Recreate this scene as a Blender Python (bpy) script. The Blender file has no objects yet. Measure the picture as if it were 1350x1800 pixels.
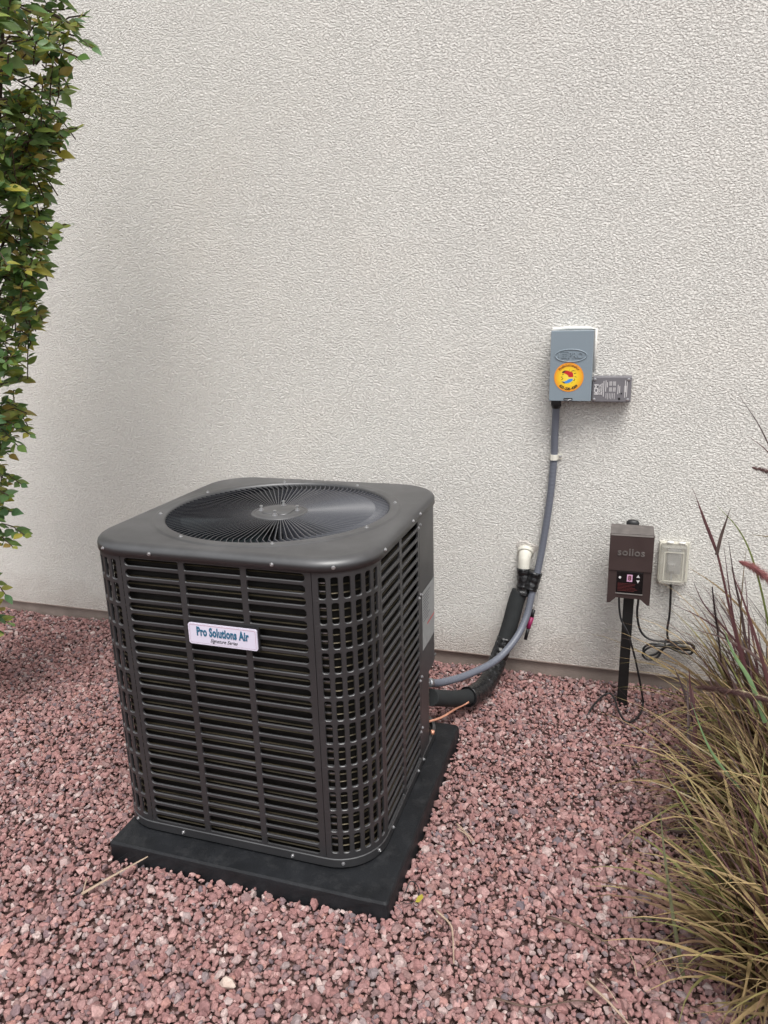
import bpy, bmesh, math, random
import numpy as np
from mathutils import Vector, Matrix

rnd = random.Random(7)
nr = np.random.RandomState(11)
S = bpy.context.scene
COL = S.collection
PI = math.pi

# ------------------------------------------------------------------ camera, light, exposure
cd = bpy.data.cameras.new('camera')
cam = bpy.data.objects.new('camera', cd)
COL.objects.link(cam)
R_ = Vector((0.9526849, 0.302874, -0.0256675)); U_ = Vector((-0.0571758, 0.26149942, 0.96350868)); F_ = Vector((-0.29853376, 0.91645261, -0.26644361))
m = Matrix.Identity(4)
for i in range(3):
    m[i][0] = R_[i]; m[i][1] = U_[i]; m[i][2] = -F_[i]
m[0][3], m[1][3], m[2][3] = 0.90646959, -1.82786927, 1.41968013
cam.matrix_world = m
cd.sensor_fit = 'VERTICAL'; cd.sensor_height = 36.0; cd.lens = 36.0 * 1297.95 / 1800.0
cd.clip_start = 0.02; cd.clip_end = 500
S.camera = cam

SUN_EL, SUN_AZ = 63.0, 152.0        # compass style azimuth of the sun: behind the camera, to the right
w = bpy.data.worlds.new('World'); S.world = w; w.use_nodes = True
nt = w.node_tree
sky = nt.nodes.new('ShaderNodeTexSky'); sky.sky_type = 'NISHITA'; sky.sun_disc = False
sky.sun_elevation = math.radians(SUN_EL); sky.sun_rotation = math.radians(SUN_AZ)
sky.air_density = 1.0; sky.dust_density = 3.0; sky.ozone_density = 1.0
hs = nt.nodes.new('ShaderNodeHueSaturation'); hs.inputs['Saturation'].default_value = 0.12
nt.links.new(sky.outputs[0], hs.inputs['Color'])
bg = nt.nodes['Background']; bg.inputs['Strength'].default_value = 0.125
nt.links.new(hs.outputs[0], bg.inputs['Color'])
sl = bpy.data.lights.new('sun', 'SUN'); sl.energy = 1.45; sl.angle = math.radians(30); sl.color = (1.0, 0.97, 0.93)
so = bpy.data.objects.new('sun', sl); COL.objects.link(so)
d = Vector((math.sin(math.radians(SUN_AZ)) * math.cos(math.radians(SUN_EL)), math.cos(math.radians(SUN_AZ)) * math.cos(math.radians(SUN_EL)), math.sin(math.radians(SUN_EL))))
so.rotation_euler = (-d).to_track_quat('-Z', 'Y').to_euler()
so.location = d * 8
S.view_settings.view_transform = 'Standard'; S.view_settings.look = 'None'
S.view_settings.exposure = 0.84; S.view_settings.gamma = 1.0; S.view_settings.use_curve_mapping = False

# ------------------------------------------------------------------ materials
def mat(name, col, rough=0.6, metal=0.0, spec=0.5, nscale=0, namt=0.0, bump=0.0, bscale=100, bdist=0.002, coat=0.0, alpha=1.0, trans=0.0):
    m = bpy.data.materials.new(name); m.use_nodes = True
    t = m.node_tree; b = t.nodes['Principled BSDF']
    b.inputs['Base Color'].default_value = (*col, 1); b.inputs['Roughness'].default_value = rough
    b.inputs['Metallic'].default_value = metal; b.inputs['Specular IOR Level'].default_value = spec
    b.inputs['Coat Weight'].default_value = coat; b.inputs['Alpha'].default_value = alpha
    b.inputs['Transmission Weight'].default_value = trans
    tc = t.nodes.new('ShaderNodeTexCoord')
    if namt:
        n = t.nodes.new('ShaderNodeTexNoise'); n.inputs['Scale'].default_value = nscale; n.inputs['Detail'].default_value = 6
        t.links.new(tc.outputs['Object'], n.inputs['Vector'])
        r = t.nodes.new('ShaderNodeMapRange'); r.inputs[1].default_value = 0.25; r.inputs[2].default_value = 0.75
        r.inputs[3].default_value = 1 - namt; r.inputs[4].default_value = 1 + namt
        t.links.new(n.outputs[0], r.inputs[0])
        mx = t.nodes.new('ShaderNodeVectorMath'); mx.operation = 'SCALE'; mx.inputs[0].default_value = col
        t.links.new(r.outputs[0], mx.inputs['Scale']); t.links.new(mx.outputs[0], b.inputs['Base Color'])
        r2 = t.nodes.new('ShaderNodeMapRange'); r2.inputs[3].default_value = max(0.03, rough - 0.1); r2.inputs[4].default_value = min(1, rough + 0.12)
        t.links.new(n.outputs[0], r2.inputs[0]); t.links.new(r2.outputs[0], b.inputs['Roughness'])
    if bump:
        n = t.nodes.new('ShaderNodeTexNoise'); n.inputs['Scale'].default_value = bscale; n.inputs['Detail'].default_value = 4
        t.links.new(tc.outputs['Object'], n.inputs['Vector'])
        bp = t.nodes.new('ShaderNodeBump'); bp.inputs['Strength'].default_value = bump; bp.inputs['Distance'].default_value = bdist
        t.links.new(n.outputs[0], bp.inputs['Height']); t.links.new(bp.outputs[0], b.inputs['Normal'])
    return m

def ramp(t, stops):
    r = t.nodes.new('ShaderNodeValToRGB'); e = r.color_ramp.elements
    while len(e) < len(stops): e.new(0.5)
    for el, (p, c) in zip(e, stops): el.position = p; el.color = (*c, 1)
    return r

M = {}
M['cab'] = mat('charcoal_powder_coat', (0.0200, 0.0203, 0.0222), 0.40, 0.0, 1.0, 6, 0.10, 0.25, 900, 0.0003)
M['cab_dark'] = mat('dark_throat', (0.03, 0.03, 0.032), 0.5)
M['vane'] = mat('grille_coating', (0.040, 0.042, 0.052), 0.27, 0.0, 1.0)
M['blade_fan'] = mat('fan_blade', (0.05, 0.065, 0.07), 0.35, 0.6, 0.5)
M['motor'] = mat('motor', (0.02, 0.02, 0.022), 0.5)
M['black_in'] = mat('coil_fin', (0.009, 0.008, 0.007), 0.7, 0.2, 0.3, 40, 0.4)
M['tube'] = mat('coil_tube', (0.085, 0.07, 0.042), 0.4, 0.5, 0.5, 9, 0.5)
M['screw'] = mat('zinc_screw', (0.52, 0.52, 0.53), 0.32, 0.9)
M['pad'] = mat('black_plastic_pad', (0.0075, 0.0085, 0.0105), 0.55, 0, 0.4, 14, 0.35, 0.5, 220, 0.0012)
def add_dust_and_sheen(m, col, lo, hi, scale, amt, upness=0.5):
    # patchy dust, thicker on upward faces; on the cabinet also painted reflected light
    t = m.node_tree; b = t.nodes['Principled BSDF']; lk = b.inputs['Base Color'].links; src = lk[0].from_socket if lk else None
    n = t.nodes.new('ShaderNodeTexNoise'); n.inputs['Scale'].default_value = scale; n.inputs['Detail'].default_value = 9; n.inputs['Roughness'].default_value = 0.68
    tc = t.nodes.new('ShaderNodeTexCoord'); t.links.new(tc.outputs['Object'], n.inputs['Vector'])
    r = t.nodes.new('ShaderNodeMapRange'); r.inputs[1].default_value = lo; r.inputs[2].default_value = hi; r.inputs[4].default_value = amt; t.links.new(n.outputs[0], r.inputs[0])
    g = t.nodes.new('ShaderNodeNewGeometry'); sx = t.nodes.new('ShaderNodeSeparateXYZ'); t.links.new(g.outputs['Normal'], sx.inputs[0])
    u = t.nodes.new('ShaderNodeMapRange'); u.inputs[3].default_value = 1 - upness; t.links.new(sx.outputs['Z'], u.inputs[0])
    f = t.nodes.new('ShaderNodeMath'); f.operation = 'MULTIPLY'; t.links.new(r.outputs[0], f.inputs[0]); t.links.new(u.outputs[0], f.inputs[1])
    mx = t.nodes.new('ShaderNodeMix'); mx.data_type = 'RGBA'; mx.inputs['B'].default_value = (*col, 1)
    if src: t.links.new(src, mx.inputs['A'])
    else: mx.inputs['A'].default_value = b.inputs['Base Color'].default_value
    t.links.new(f.outputs[0], mx.inputs['Factor']); t.links.new(mx.outputs['Result'], b.inputs['Base Color'])
add_dust_and_sheen(M['pad'], (0.06, 0.06, 0.062), 0.50, 0.74, 22, 0.32, 0.55)
add_dust_and_sheen(M['cab'], (0.19, 0.19, 0.195), 0.25, 0.85, 5, 0.42, 0.97)  # dust, plus the lid's reflected brightness painted onto upward faces
M['grey_box'] = mat('grey_enamel', (0.215, 0.262, 0.30), 0.38, 0.0, 0.5, 8, 0.05)
M['ctrl'] = mat('grey_plastic', (0.155, 0.148, 0.16), 0.5, 0, 0.5, 20, 0.06)
M['white'] = mat('white_caulk', (0.74, 0.73, 0.69), 0.6, 0, 0.4, 60, 0.08, 0.6, 120, 0.002)
M['cream'] = mat('cream_painted_pipe', (0.62, 0.60, 0.53), 0.6, 0, 0.4, 45, 0.12, 0.5, 160, 0.0015)
M['strap'] = mat('white_strap', (0.70, 0.68, 0.60), 0.5)
M['whip'] = mat('flexible_conduit', (0.125, 0.135, 0.165), 0.42)
M['black'] = mat('black_rubber', (0.011, 0.011, 0.012), 0.42, 0, 0.5, 30, 0.3)
M['tape'] = mat('black_tape', (0.009, 0.009, 0.010), 0.27, 0, 0.6, 25, 0.3, 0.9, 60, 0.006)
M['foam'] = mat('insulation_foam', (0.021, 0.023, 0.024), 0.8, 0, 0.3, 30, 0.2, 0.4, 300, 0.001)
M['copper'] = mat('copper', (0.80, 0.40, 0.27), 0.4, 0.45, 0.5, 30, 0.15)
M['pink'] = mat('pink_cap', (0.28, 0.015, 0.09), 0.45)
M['bronze'] = mat('bronze_metal', (0.064, 0.044, 0.042), 0.40, 0.35, 0.5, 9, 0.18, 0.3, 500, 0.0006)
M['bronze_top'] = mat('bronze_pale', (0.13, 0.115, 0.108), 0.6, 0.2, 0.5, 35, 0.35)  # paler, less metallic bronze for the hood top and the lettering
M['panel_black'] = mat('glossy_black', (0.005, 0.005, 0.006), 0.15)
M['panel_red'] = mat('dull_red_print', (0.10, 0.015, 0.015), 0.5)
M['led'] = mat('white_print', (0.62, 0.60, 0.60), 0.5)
M['disp'] = mat('pink_display', (0.62, 0.36, 0.52), 0.5)
M['post'] = mat('black_post', (0.012, 0.012, 0.012), 0.45, 0.2, 0.5, 12, 0.3)
M['rec'] = mat('grey_outlet', (0.27, 0.27, 0.26), 0.5)
M['label_w'] = mat('nameplate_white', (0.66, 0.62, 0.74), 0.35)
M['label_blue'] = mat('nameplate_teal_print', (0.022, 0.115, 0.20), 0.5)
M['label_red'] = mat('thin_red_print', (0.35, 0.12, 0.16), 0.5)
M['label_grey'] = mat('dark_grey_print', (0.06, 0.06, 0.07), 0.5)
M['plate'] = mat('rating_plate', (0.27, 0.28, 0.28), 0.45, 0, 0.5, 60, 0.15)
M['s_yel'] = mat('sticker_yellow', (0.86, 0.56, 0.04), 0.4)
M['s_red'] = mat('sticker_red', (0.52, 0.02, 0.02), 0.4)
M['s_blue'] = mat('sticker_blue', (0.06, 0.26, 0.66), 0.4)
M['s_blk'] = mat('sticker_dark_print', (0.05, 0.03, 0.015), 0.5)
M['s_brown'] = mat('sticker_brown_print', (0.30, 0.09, 0.01), 0.5)
M['straw'] = mat('dry_straw', (0.36, 0.27, 0.20), 0.7, 0, 0.3, 60, 0.2)
M['twig'] = mat('brown_twig', (0.10, 0.065, 0.05), 0.7, 0, 0.3, 60, 0.3)
M['bark'] = mat('stem_bark', (0.085, 0.062, 0.045), 0.85, 0, 0.3, 40, 0.4, 0.6, 80, 0.004)
M['yellow'] = mat('yellow_leaf', (0.40, 0.34, 0.05), 0.6)
M['silver'] = mat('silver_fitting', (0.55, 0.56, 0.58), 0.3, 0.9)
M['rim'] = mat('metal_rim', (0.35, 0.33, 0.31), 0.4, 0.5)

# sticker with a yellow centre printed to an orange rim
def sticker_mat():
    m = bpy.data.materials.new('sticker_print'); m.use_nodes = True; t = m.node_tree; b = t.nodes['Principled BSDF']; b.inputs['Roughness'].default_value = 0.35
    tc = t.nodes.new('ShaderNodeTexCoord'); ln = t.nodes.new('ShaderNodeVectorMath'); ln.operation = 'LENGTH'
    t.links.new(tc.outputs['Object'], ln.inputs[0])
    mr = t.nodes.new('ShaderNodeMapRange'); mr.inputs[1].default_value = 0; mr.inputs[2].default_value = 0.05
    t.links.new(ln.outputs['Value'], mr.inputs[0])
    r = ramp(t, [(0, (0.85, 0.68, 0.10)), (0.5, (0.84, 0.60, 0.03)), (0.8, (0.80, 0.42, 0.02)), (1, (0.76, 0.24, 0.03))])
    t.links.new(mr.outputs[0], r.inputs[0]); t.links.new(r.outputs[0], b.inputs['Base Color'])
    return m
M['sticker'] = sticker_mat()

# clear but weathered plastic
def clear_plastic():
    m = bpy.data.materials.new('weathered_clear_plastic'); m.use_nodes = True; t = m.node_tree; b = t.nodes['Principled BSDF']
    b.inputs['Base Color'].default_value = (0.66, 0.64, 0.58, 1); b.inputs['Roughness'].default_value = 0.3
    n = t.nodes.new('ShaderNodeTexNoise'); n.inputs['Scale'].default_value = 30
    r = t.nodes.new('ShaderNodeMapRange'); r.inputs[3].default_value = 0.12; r.inputs[4].default_value = 0.24
    t.links.new(n.outputs[0], r.inputs[0]); t.links.new(r.outputs[0], b.inputs['Alpha'])
    return m
M['clear'] = clear_plastic()
M['clear_edge'] = mat('cloudy_plastic_edge', (0.62, 0.60, 0.52), 0.35, 0, 0.5, 40, 0.1, alpha=0.85)

# stucco: sand float with worm shaped relief
def stucco(name, col, fine=1.0):
    m = bpy.data.materials.new(name); m.use_nodes = True; t = m.node_tree; b = t.nodes['Principled BSDF']
    b.inputs['Roughness'].default_value = 0.9; b.inputs['Specular IOR Level'].default_value = 0.15
    tc = t.nodes.new('ShaderNodeTexCoord')
    mp = t.nodes.new('ShaderNodeMapping'); mp.inputs['Scale'].default_value = (1, 1, 1.35); mp.inputs['Rotation'].default_value = (0, math.radians(-14), 0)
    t.links.new(tc.outputs['Object'], mp.inputs[0])
    n1 = t.nodes.new('ShaderNodeTexNoise'); n1.inputs['Scale'].default_value = 130; n1.inputs['Detail'].default_value = 3.5; n1.inputs['Roughness'].default_value = 0.55; n1.inputs['Distortion'].default_value = 0.45
    t.links.new(mp.outputs[0], n1.inputs['Vector'])
    r1 = t.nodes.new('ShaderNodeMapRange'); r1.inputs[1].default_value = 0.32; r1.inputs[2].default_value = 0.60; r1.interpolation_type = 'SMOOTHSTEP'
    t.links.new(n1.outputs[0], r1.inputs[0])
    n2 = t.nodes.new('ShaderNodeTexNoise'); n2.inputs['Scale'].default_value = 300; n2.inputs['Detail'].default_value = 2
    t.links.new(tc.outputs['Object'], n2.inputs['Vector'])
    ad = t.nodes.new('ShaderNodeMath'); ad.operation = 'MULTIPLY_ADD'; ad.inputs[1].default_value = 0.35
    t.links.new(n2.outputs[0], ad.inputs[0]); t.links.new(r1.outputs[0], ad.inputs[2])
    bp = t.nodes.new('ShaderNodeBump'); bp.inputs['Distance'].default_value = 0.0045 * fine
    nv = t.nodes.new('ShaderNodeTexNoise'); nv.inputs['Scale'].default_value = 3.5; nv.inputs['Detail'].default_value = 3
    t.links.new(tc.outputs['Object'], nv.inputs['Vector'])
    rv = t.nodes.new('ShaderNodeMapRange'); rv.inputs[1].default_value = 0.35; rv.inputs[2].default_value = 0.65; rv.inputs[3].default_value = 0.95; rv.inputs[4].default_value = 1.0
    t.links.new(nv.outputs[0], rv.inputs[0]); t.links.new(rv.outputs[0], bp.inputs['Strength'])
    t.links.new(ad.outputs[0], bp.inputs['Height']); t.links.new(bp.outputs[0], b.inputs['Normal'])
    # wear: broad blotches and dust towards nothing in particular
    n3 = t.nodes.new('ShaderNodeTexNoise'); n3.inputs['Scale'].default_value = 2.2; n3.inputs['Detail'].default_value = 6
    t.links.new(tc.outputs['Object'], n3.inputs['Vector'])
    r3 = ramp(t, [(0.3, tuple(c * 0.992 for c in col)), (0.5, col), (0.72, (col[0] * 1.01, col[1] * 1.0, col[2] * 0.99))])
    t.links.new(n3.outputs[0], r3.inputs[0])
    # pits painted darker: shade put into the colour to strengthen the relief
    r4 = t.nodes.new('ShaderNodeMapRange'); r4.inputs[3].default_value = 0.86; r4.inputs[4].default_value = 1.0; r4.inputs[2].default_value = 0.5
    t.links.new(r1.outputs[0], r4.inputs[0])
    mx = t.nodes.new('ShaderNodeVectorMath'); mx.operation = 'SCALE'
    sx = t.nodes.new('ShaderNodeSeparateXYZ'); t.links.new(tc.outputs['Object'], sx.inputs[0])
    nd = t.nodes.new('ShaderNodeTexNoise'); nd.inputs['Scale'].default_value = 9; nd.inputs['Detail'].default_value = 5; t.links.new(tc.outputs['Object'], nd.inputs['Vector'])
    hz = t.nodes.new('ShaderNodeMath'); hz.operation = 'MULTIPLY_ADD'; hz.inputs[1].default_value = -0.22; t.links.new(nd.outputs[0], hz.inputs[0]); t.links.new(sx.outputs['Z'], hz.inputs[2])
    dr = t.nodes.new('ShaderNodeMapRange'); dr.inputs[1].default_value = -0.06; dr.inputs[2].default_value = 0.10; dr.inputs[3].default_value = 0.38; dr.inputs[4].default_value = 0.0
    t.links.new(hz.outputs[0], dr.inputs[0])
    dm = t.nodes.new('ShaderNodeMix'); dm.data_type = 'RGBA'; dm.inputs['B'].default_value = (0.42, 0.33, 0.28, 1)
    t.links.new(dr.outputs[0], dm.inputs['Factor']); t.links.new(r3.outputs[0], dm.inputs['A'])
    t.links.new(dm.outputs['Result'], mx.inputs[0]); t.links.new(r4.outputs[0], mx.inputs['Scale']); t.links.new(mx.outputs[0], b.inputs['Base Color'])
    return m
M['stucco'] = stucco('stucco', (0.80, 0.78, 0.735))
M['concrete'] = mat('foundation_concrete', (0.30, 0.245, 0.215), 0.9, 0, 0.2, 12, 0.18, 0.6, 160, 0.002)

def island_mat(name, stops, rough=0.8, spec=0.3, nscale=220, namt=0.25, trans=0.0, bump=0.0):
    m = bpy.data.materials.new(name); m.use_nodes = True; t = m.node_tree; b = t.nodes['Principled BSDF']
    b.inputs['Roughness'].default_value = rough; b.inputs['Specular IOR Level'].default_value = spec
    g = t.nodes.new('ShaderNodeNewGeometry'); oi = t.nodes.new('ShaderNodeObjectInfo')
    a = t.nodes.new('ShaderNodeMath'); a.operation = 'ADD'; t.links.new(g.outputs['Random Per Island'], a.inputs[0]); t.links.new(oi.outputs['Random'], a.inputs[1])
    f = t.nodes.new('ShaderNodeMath'); f.operation = 'FRACT'; t.links.new(a.outputs[0], f.inputs[0])
    r = ramp(t, stops); r.color_ramp.interpolation = 'LINEAR'; t.links.new(f.outputs[0], r.inputs[0])
    tc = t.nodes.new('ShaderNodeTexCoord'); n = t.nodes.new('ShaderNodeTexNoise'); n.inputs['Scale'].default_value = nscale; n.inputs['Detail'].default_value = 3
    t.links.new(tc.outputs['Object'], n.inputs['Vector'])
    mr = t.nodes.new('ShaderNodeMapRange'); mr.inputs[1].default_value = 0.25; mr.inputs[2].default_value = 0.75; mr.inputs[3].default_value = 1 - namt; mr.inputs[4].default_value = 1 + namt
    t.links.new(n.outputs[0], mr.inputs[0])
    mx = t.nodes.new('ShaderNodeVectorMath'); mx.operation = 'SCALE'; t.links.new(r.outputs[0], mx.inputs[0]); t.links.new(mr.outputs[0], mx.inputs['Scale'])
    t.links.new(mx.outputs[0], b.inputs['Base Color'])
    if bump:
        bp = t.nodes.new('ShaderNodeBump'); bp.inputs['Strength'].default_value = bump; bp.inputs['Distance'].default_value = 0.002
        t.links.new(n.outputs[0], bp.inputs['Height']); t.links.new(bp.outputs[0], b.inputs['Normal'])
    if trans:
        out = t.nodes['Material Output']; tr = t.nodes.new('ShaderNodeBsdfTranslucent'); ms = t.nodes.new('ShaderNodeMixShader'); ms.inputs[0].default_value = trans
        t.links.new(mx.outputs[0], tr.inputs[0]); t.links.new(b.outputs[0], ms.inputs[1]); t.links.new(tr.outputs[0], ms.inputs[2]); t.links.new(ms.outputs[0], out.inputs[0])
    return m
M['stone'] = island_mat('crushed_stone', [(0.0, (0.258, 0.133, 0.126)), (0.16, (0.328, 0.183, 0.173)), (0.30, (0.216, 0.116, 0.113)), (0.42, (0.414, 0.264, 0.248)), (0.52, (0.285, 0.150, 0.142)), (0.62, (0.242, 0.154, 0.144)),
                                          (0.70, (0.172, 0.118, 0.128)), (0.78, (0.362, 0.192, 0.166)), (0.84, (0.129, 0.105, 0.118)), (0.91, (0.465, 0.364, 0.341)), (1.0, (0.232, 0.150, 0.151))], 0.85, 0.25, 160, 0.28, bump=0.6)
M['ground'] = mat('gravel_bed', (0.13, 0.08, 0.072), 0.95, 0, 0.1, 70, 0.6, 1.0, 90, 0.02)
M['leaf'] = island_mat('shrub_leaf', [(0.0, (0.075, 0.16, 0.035)), (0.20, (0.145, 0.235, 0.065)), (0.36, (0.09, 0.19, 0.08)), (0.50, (0.25, 0.31, 0.055)), (0.62, (0.12, 0.22, 0.09)), (0.74, (0.42, 0.37, 0.06)), (0.84, (0.16, 0.25, 0.055)), (0.93, (0.36, 0.26, 0.07)), (1.0, (0.10, 0.16, 0.05))], 0.42, 0.5, 60, 0.2, 0.35)
M['blade'] = island_mat('grass_blade', [(0.0, (0.117, 0.142, 0.036)), (0.13, (0.244, 0.186, 0.080)), (0.26, (0.449, 0.329, 0.167)), (0.40, (0.137, 0.094, 0.048)), (0.55, (0.302, 0.214, 0.103)), (0.68, (0.137, 0.075, 0.056)), (0.78, (0.195, 0.205, 0.067)), (0.9, (0.352, 0.258, 0.131)), (1.0, (0.088, 0.036, 0.034))], 0.6, 0.35, 30, 0.2, 0.2)
M['blade_red'] = island_mat('burgundy_blade', [(0.0, (0.05, 0.016, 0.020)), (0.4, (0.085, 0.032, 0.034)), (0.7, (0.10, 0.07, 0.06)), (1.0, (0.035, 0.018, 0.020))], 0.55, 0.4, 30, 0.2, 0.15)
M['olive_blade'] = mat('olive_blade', (0.125, 0.13, 0.07), 0.55, 0, 0.4, 40, 0.2)
M['green_blade'] = mat('green_blade', (0.12, 0.19, 0.085), 0.5, 0, 0.4, 40, 0.2)
M['tan_blade'] = mat('tan_blade', (0.40, 0.33, 0.21), 0.6, 0, 0.4, 40, 0.2)
M['plume'] = island_mat('pink_plume', [(0.0, (0.34, 0.13, 0.13)), (0.5, (0.44, 0.21, 0.20)), (1.0, (0.25, 0.09, 0.10))], 0.8, 0.2, 60, 0.2, 0.3)
M['plume_dark'] = island_mat('dark_plume', [(0.0, (0.15, 0.07, 0.075)), (0.5, (0.24, 0.16, 0.14)), (1.0, (0.11, 0.05, 0.06))], 0.8, 0.2, 60, 0.2, 0.25)

# ------------------------------------------------------------------ mesh helpers
class MB:
    def __init__(s): s.v = []; s.f = []; s.smooth = []
    def add(s, vs, fs, smooth=False):
        o = len(s.v); s.v += [tuple(p) for p in vs]
        for f in fs: s.f.append(tuple(i + o for i in f)); s.smooth.append(smooth)
        return s
    def box(s, a, b, ch=0.0):
        x0, y0, z0 = a; x1, y1, z1 = b
        if not ch:
            vs = [(x, y, z) for z in (z0, z1) for y in (y0, y1) for x in (x0, x1)]
            return s.add(vs, [(0, 2, 3, 1), (4, 5, 7, 6), (0, 1, 5, 4), (2, 6, 7, 3), (0, 4, 6, 2), (1, 3, 7, 5)])
        c = ch; bm = bmesh.new(); bmesh.ops.create_cube(bm, size=1)
        for v in bm.verts: v.co = Vector(((x0 + x1) / 2 + v.co.x * (x1 - x0), (y0 + y1) / 2 + v.co.y * (y1 - y0), (z0 + z1) / 2 + v.co.z * (z1 - z0)))
        bmesh.ops.bevel(bm, geom=bm.edges[:], offset=c, segments=2, affect='EDGES', profile=0.5)
        bm.verts.index_update()
        s.add([v.co[:] for v in bm.verts], [[v.index for v in f.verts] for f in bm.faces]); bm.free()
        return s
    def loft(s, loops, close=True, cap0=False, cap1=False, smooth=False):
        n = len(loops[0]); vs = [p for l in loops for p in l]; fs = []
        for k in range(len(loops) - 1):
            for i in range(n if close else n - 1):
                j = (i + 1) % n
                fs.append((k * n + i, k * n + j, (k + 1) * n + j, (k + 1) * n + i))
        s.add(vs, fs, smooth)
        o = len(s.v) - len(vs)
        if cap0: s.f.append(tuple(o + i for i in range(n - 1, -1, -1))); s.smooth.append(False)
        if cap1: s.f.append(tuple(o + (len(loops) - 1) * n + i for i in range(n))); s.smooth.append(False)
        return s
    def tube(s, pts, r, n=10, caps=True, flat=1.0):
        pts = [Vector(p) for p in pts]; loops = []; rr = r if callable(r) else (lambda t: r)
        t0 = (pts[1] - pts[0]).normalized(); up = Vector((0, 0, 1)) if abs(t0.z) < 0.9 else Vector((1, 0, 0))
        nn = t0.cross(up).normalized()
        for i, p in enumerate(pts):
            t = ((pts[min(i + 1, len(pts) - 1)] - pts[max(i - 1, 0)])).normalized()
            nn = (nn - t * nn.dot(t)).normalized(); bb = t.cross(nn)
            q = rr(i / (len(pts) - 1))
            loops.append([tuple(p + nn * (math.cos(a) * q) + bb * (math.sin(a) * q * flat)) for a in (2 * PI * k / n for k in range(n))])
        return s.loft(loops, True, caps, caps, True)
    def mesh(s, name, org=(0, 0, 0)):
        me = bpy.data.meshes.new(name)
        ox, oy, oz = org
        me.from_pydata([(x - ox, y - oy, z - oz) for x, y, z in s.v], [], s.f)
        me.polygons.foreach_set('use_smooth', s.smooth); me.update()
        return me
    def build(s, name, m, parent=None, loc=None):
        """vertices are in world coordinates; the object sits at loc (or its parent's base)"""
        org = Vector(loc) if loc is not None else (wloc(parent) if parent else Vector((0, 0, 0)))
        return link(name, s.mesh(name, org), m, parent, org)

def wloc(o):
    p = Vector((0, 0, 0))
    while o: p += o.location; o = o.parent
    return p
def link(name, me, m, parent=None, worldloc=(0, 0, 0)):
    if m and not me.materials: me.materials.append(M[m] if isinstance(m, str) else m)
    o = bpy.data.objects.new(name, me); COL.objects.link(o)
    o.parent = parent
    o.location = Vector(worldloc) - (wloc(parent) if parent else Vector((0, 0, 0)))
    return o
def thing(name, label, cat, loc=(0, 0, 0), group=None):
    o = bpy.data.objects.new(name, None); COL.objects.link(o); o.location = loc; o.empty_display_size = 0.05
    o['label'] = label; o['category'] = cat
    if group: o['group'] = group
    return o
def spline(pts, n=10):
    P = [Vector(p) for p in pts]; P = [2 * P[0] - P[1]] + P + [2 * P[-1] - P[-2]]; out = []
    for i in range(1, len(P) - 2):
        for k in range(n):
            t = k / n; a, b, c, e = P[i - 1:i + 3]
            out.append(0.5 * ((2 * b) + (c - a) * t + (2 * a - 5 * b + 4 * c - e) * t * t + (3 * b - a - 3 * c + e) * t ** 3))
    out.append(P[-2]); return out
def rrect(hx, hy, r, n=8, cx=0, cy=0):
    o = []
    for sx, sy, a0 in ((1, -1, -90), (1, 1, 0), (-1, 1, 90), (-1, -1, 180)):
        for k in range(n + 1):
            a = math.radians(a0 + 90 * k / n); o.append((cx + sx * (hx - r) + r * math.cos(a), cy + sy * (hy - r) + r * math.sin(a)))
    return o
def text(s, name, m, parent, origin, xdir, ydir, size, xs=1.0, bold=0.0, shear=0.0, depth=0.0004, align='CENTER', spacing=1.0):
    """flat lettering: origin = centre of the line, xdir along the line, ydir up the letters"""
    c = bpy.data.curves.new(name, 'FONT'); c.body = s; c.size = size; c.align_x = align; c.align_y = 'CENTER'; c.offset = bold; c.shear = shear; c.extrude = depth; c.resolution_u = 3; c.space_character = spacing
    t = bpy.data.objects.new(name, c); COL.objects.link(t)
    dg = bpy.context.evaluated_depsgraph_get(); dg.update()
    me = bpy.data.meshes.new_from_object(t.evaluated_get(dg)); bpy.data.objects.remove(t); bpy.data.curves.remove(c)
    x = Vector(xdir).normalized(); y = Vector(ydir).normalized(); z = x.cross(y)
    mm = Matrix(((x.x * xs, y.x, z.x, 0), (x.y * xs, y.y, z.y, 0), (x.z * xs, y.z, z.z, 0), (0, 0, 0, 1)))
    me.transform(mm); me.materials.clear()
    return link(name, me, m, parent, origin)

# ------------------------------------------------------------------ the setting: ground, gravel
g = MB(); g.add([(-150, -150, -0.022), (150, -150, -0.022), (150, 150, -0.022), (-150, 150, -0.022)], [(0, 1, 2, 3)])
o = g.build('ground', 'ground'); o['kind'] = 'structure'

PXL, PXR, PYF, PYB, PZ = -0.353, 0.4413, -0.4524, 0.3667, 0.045

def hull_variant(npts, sd):
    r = random.Random(sd); bm = bmesh.new()
    ax = (1.0, r.uniform(0.6, 0.95), r.uniform(0.45, 0.75))
    for _ in range(npts):
        v = Vector((r.gauss(0, 1), r.gauss(0, 1), r.gauss(0, 1))).normalized() * r.uniform(0.82, 1.12)
        bm.verts.new((v.x * ax[0], v.y * ax[1], v.z * ax[2]))
    res = bmesh.ops.convex_hull(bm, input=bm.verts[:])
    bmesh.ops.delete(bm, geom=[e for e in res['geom_interior'] if isinstance(e, bmesh.types.BMVert)], context='VERTS')
    bmesh.ops.triangulate(bm, faces=bm.faces[:]); bm.verts.index_update()
    V = np.array([v.co[:] for v in bm.verts]); Fc = np.array([[v.index for v in f.verts] for f in bm.faces]); bm.free()
    return V / 1.0, Fc
VAR = [hull_variant(rnd.choice((13, 15, 17, 19)), 100 + i) for i in range(30)]
VAR_NEAR = [hull_variant(rnd.choice((22, 26)), 300 + i) for i in range(24)]

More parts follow.
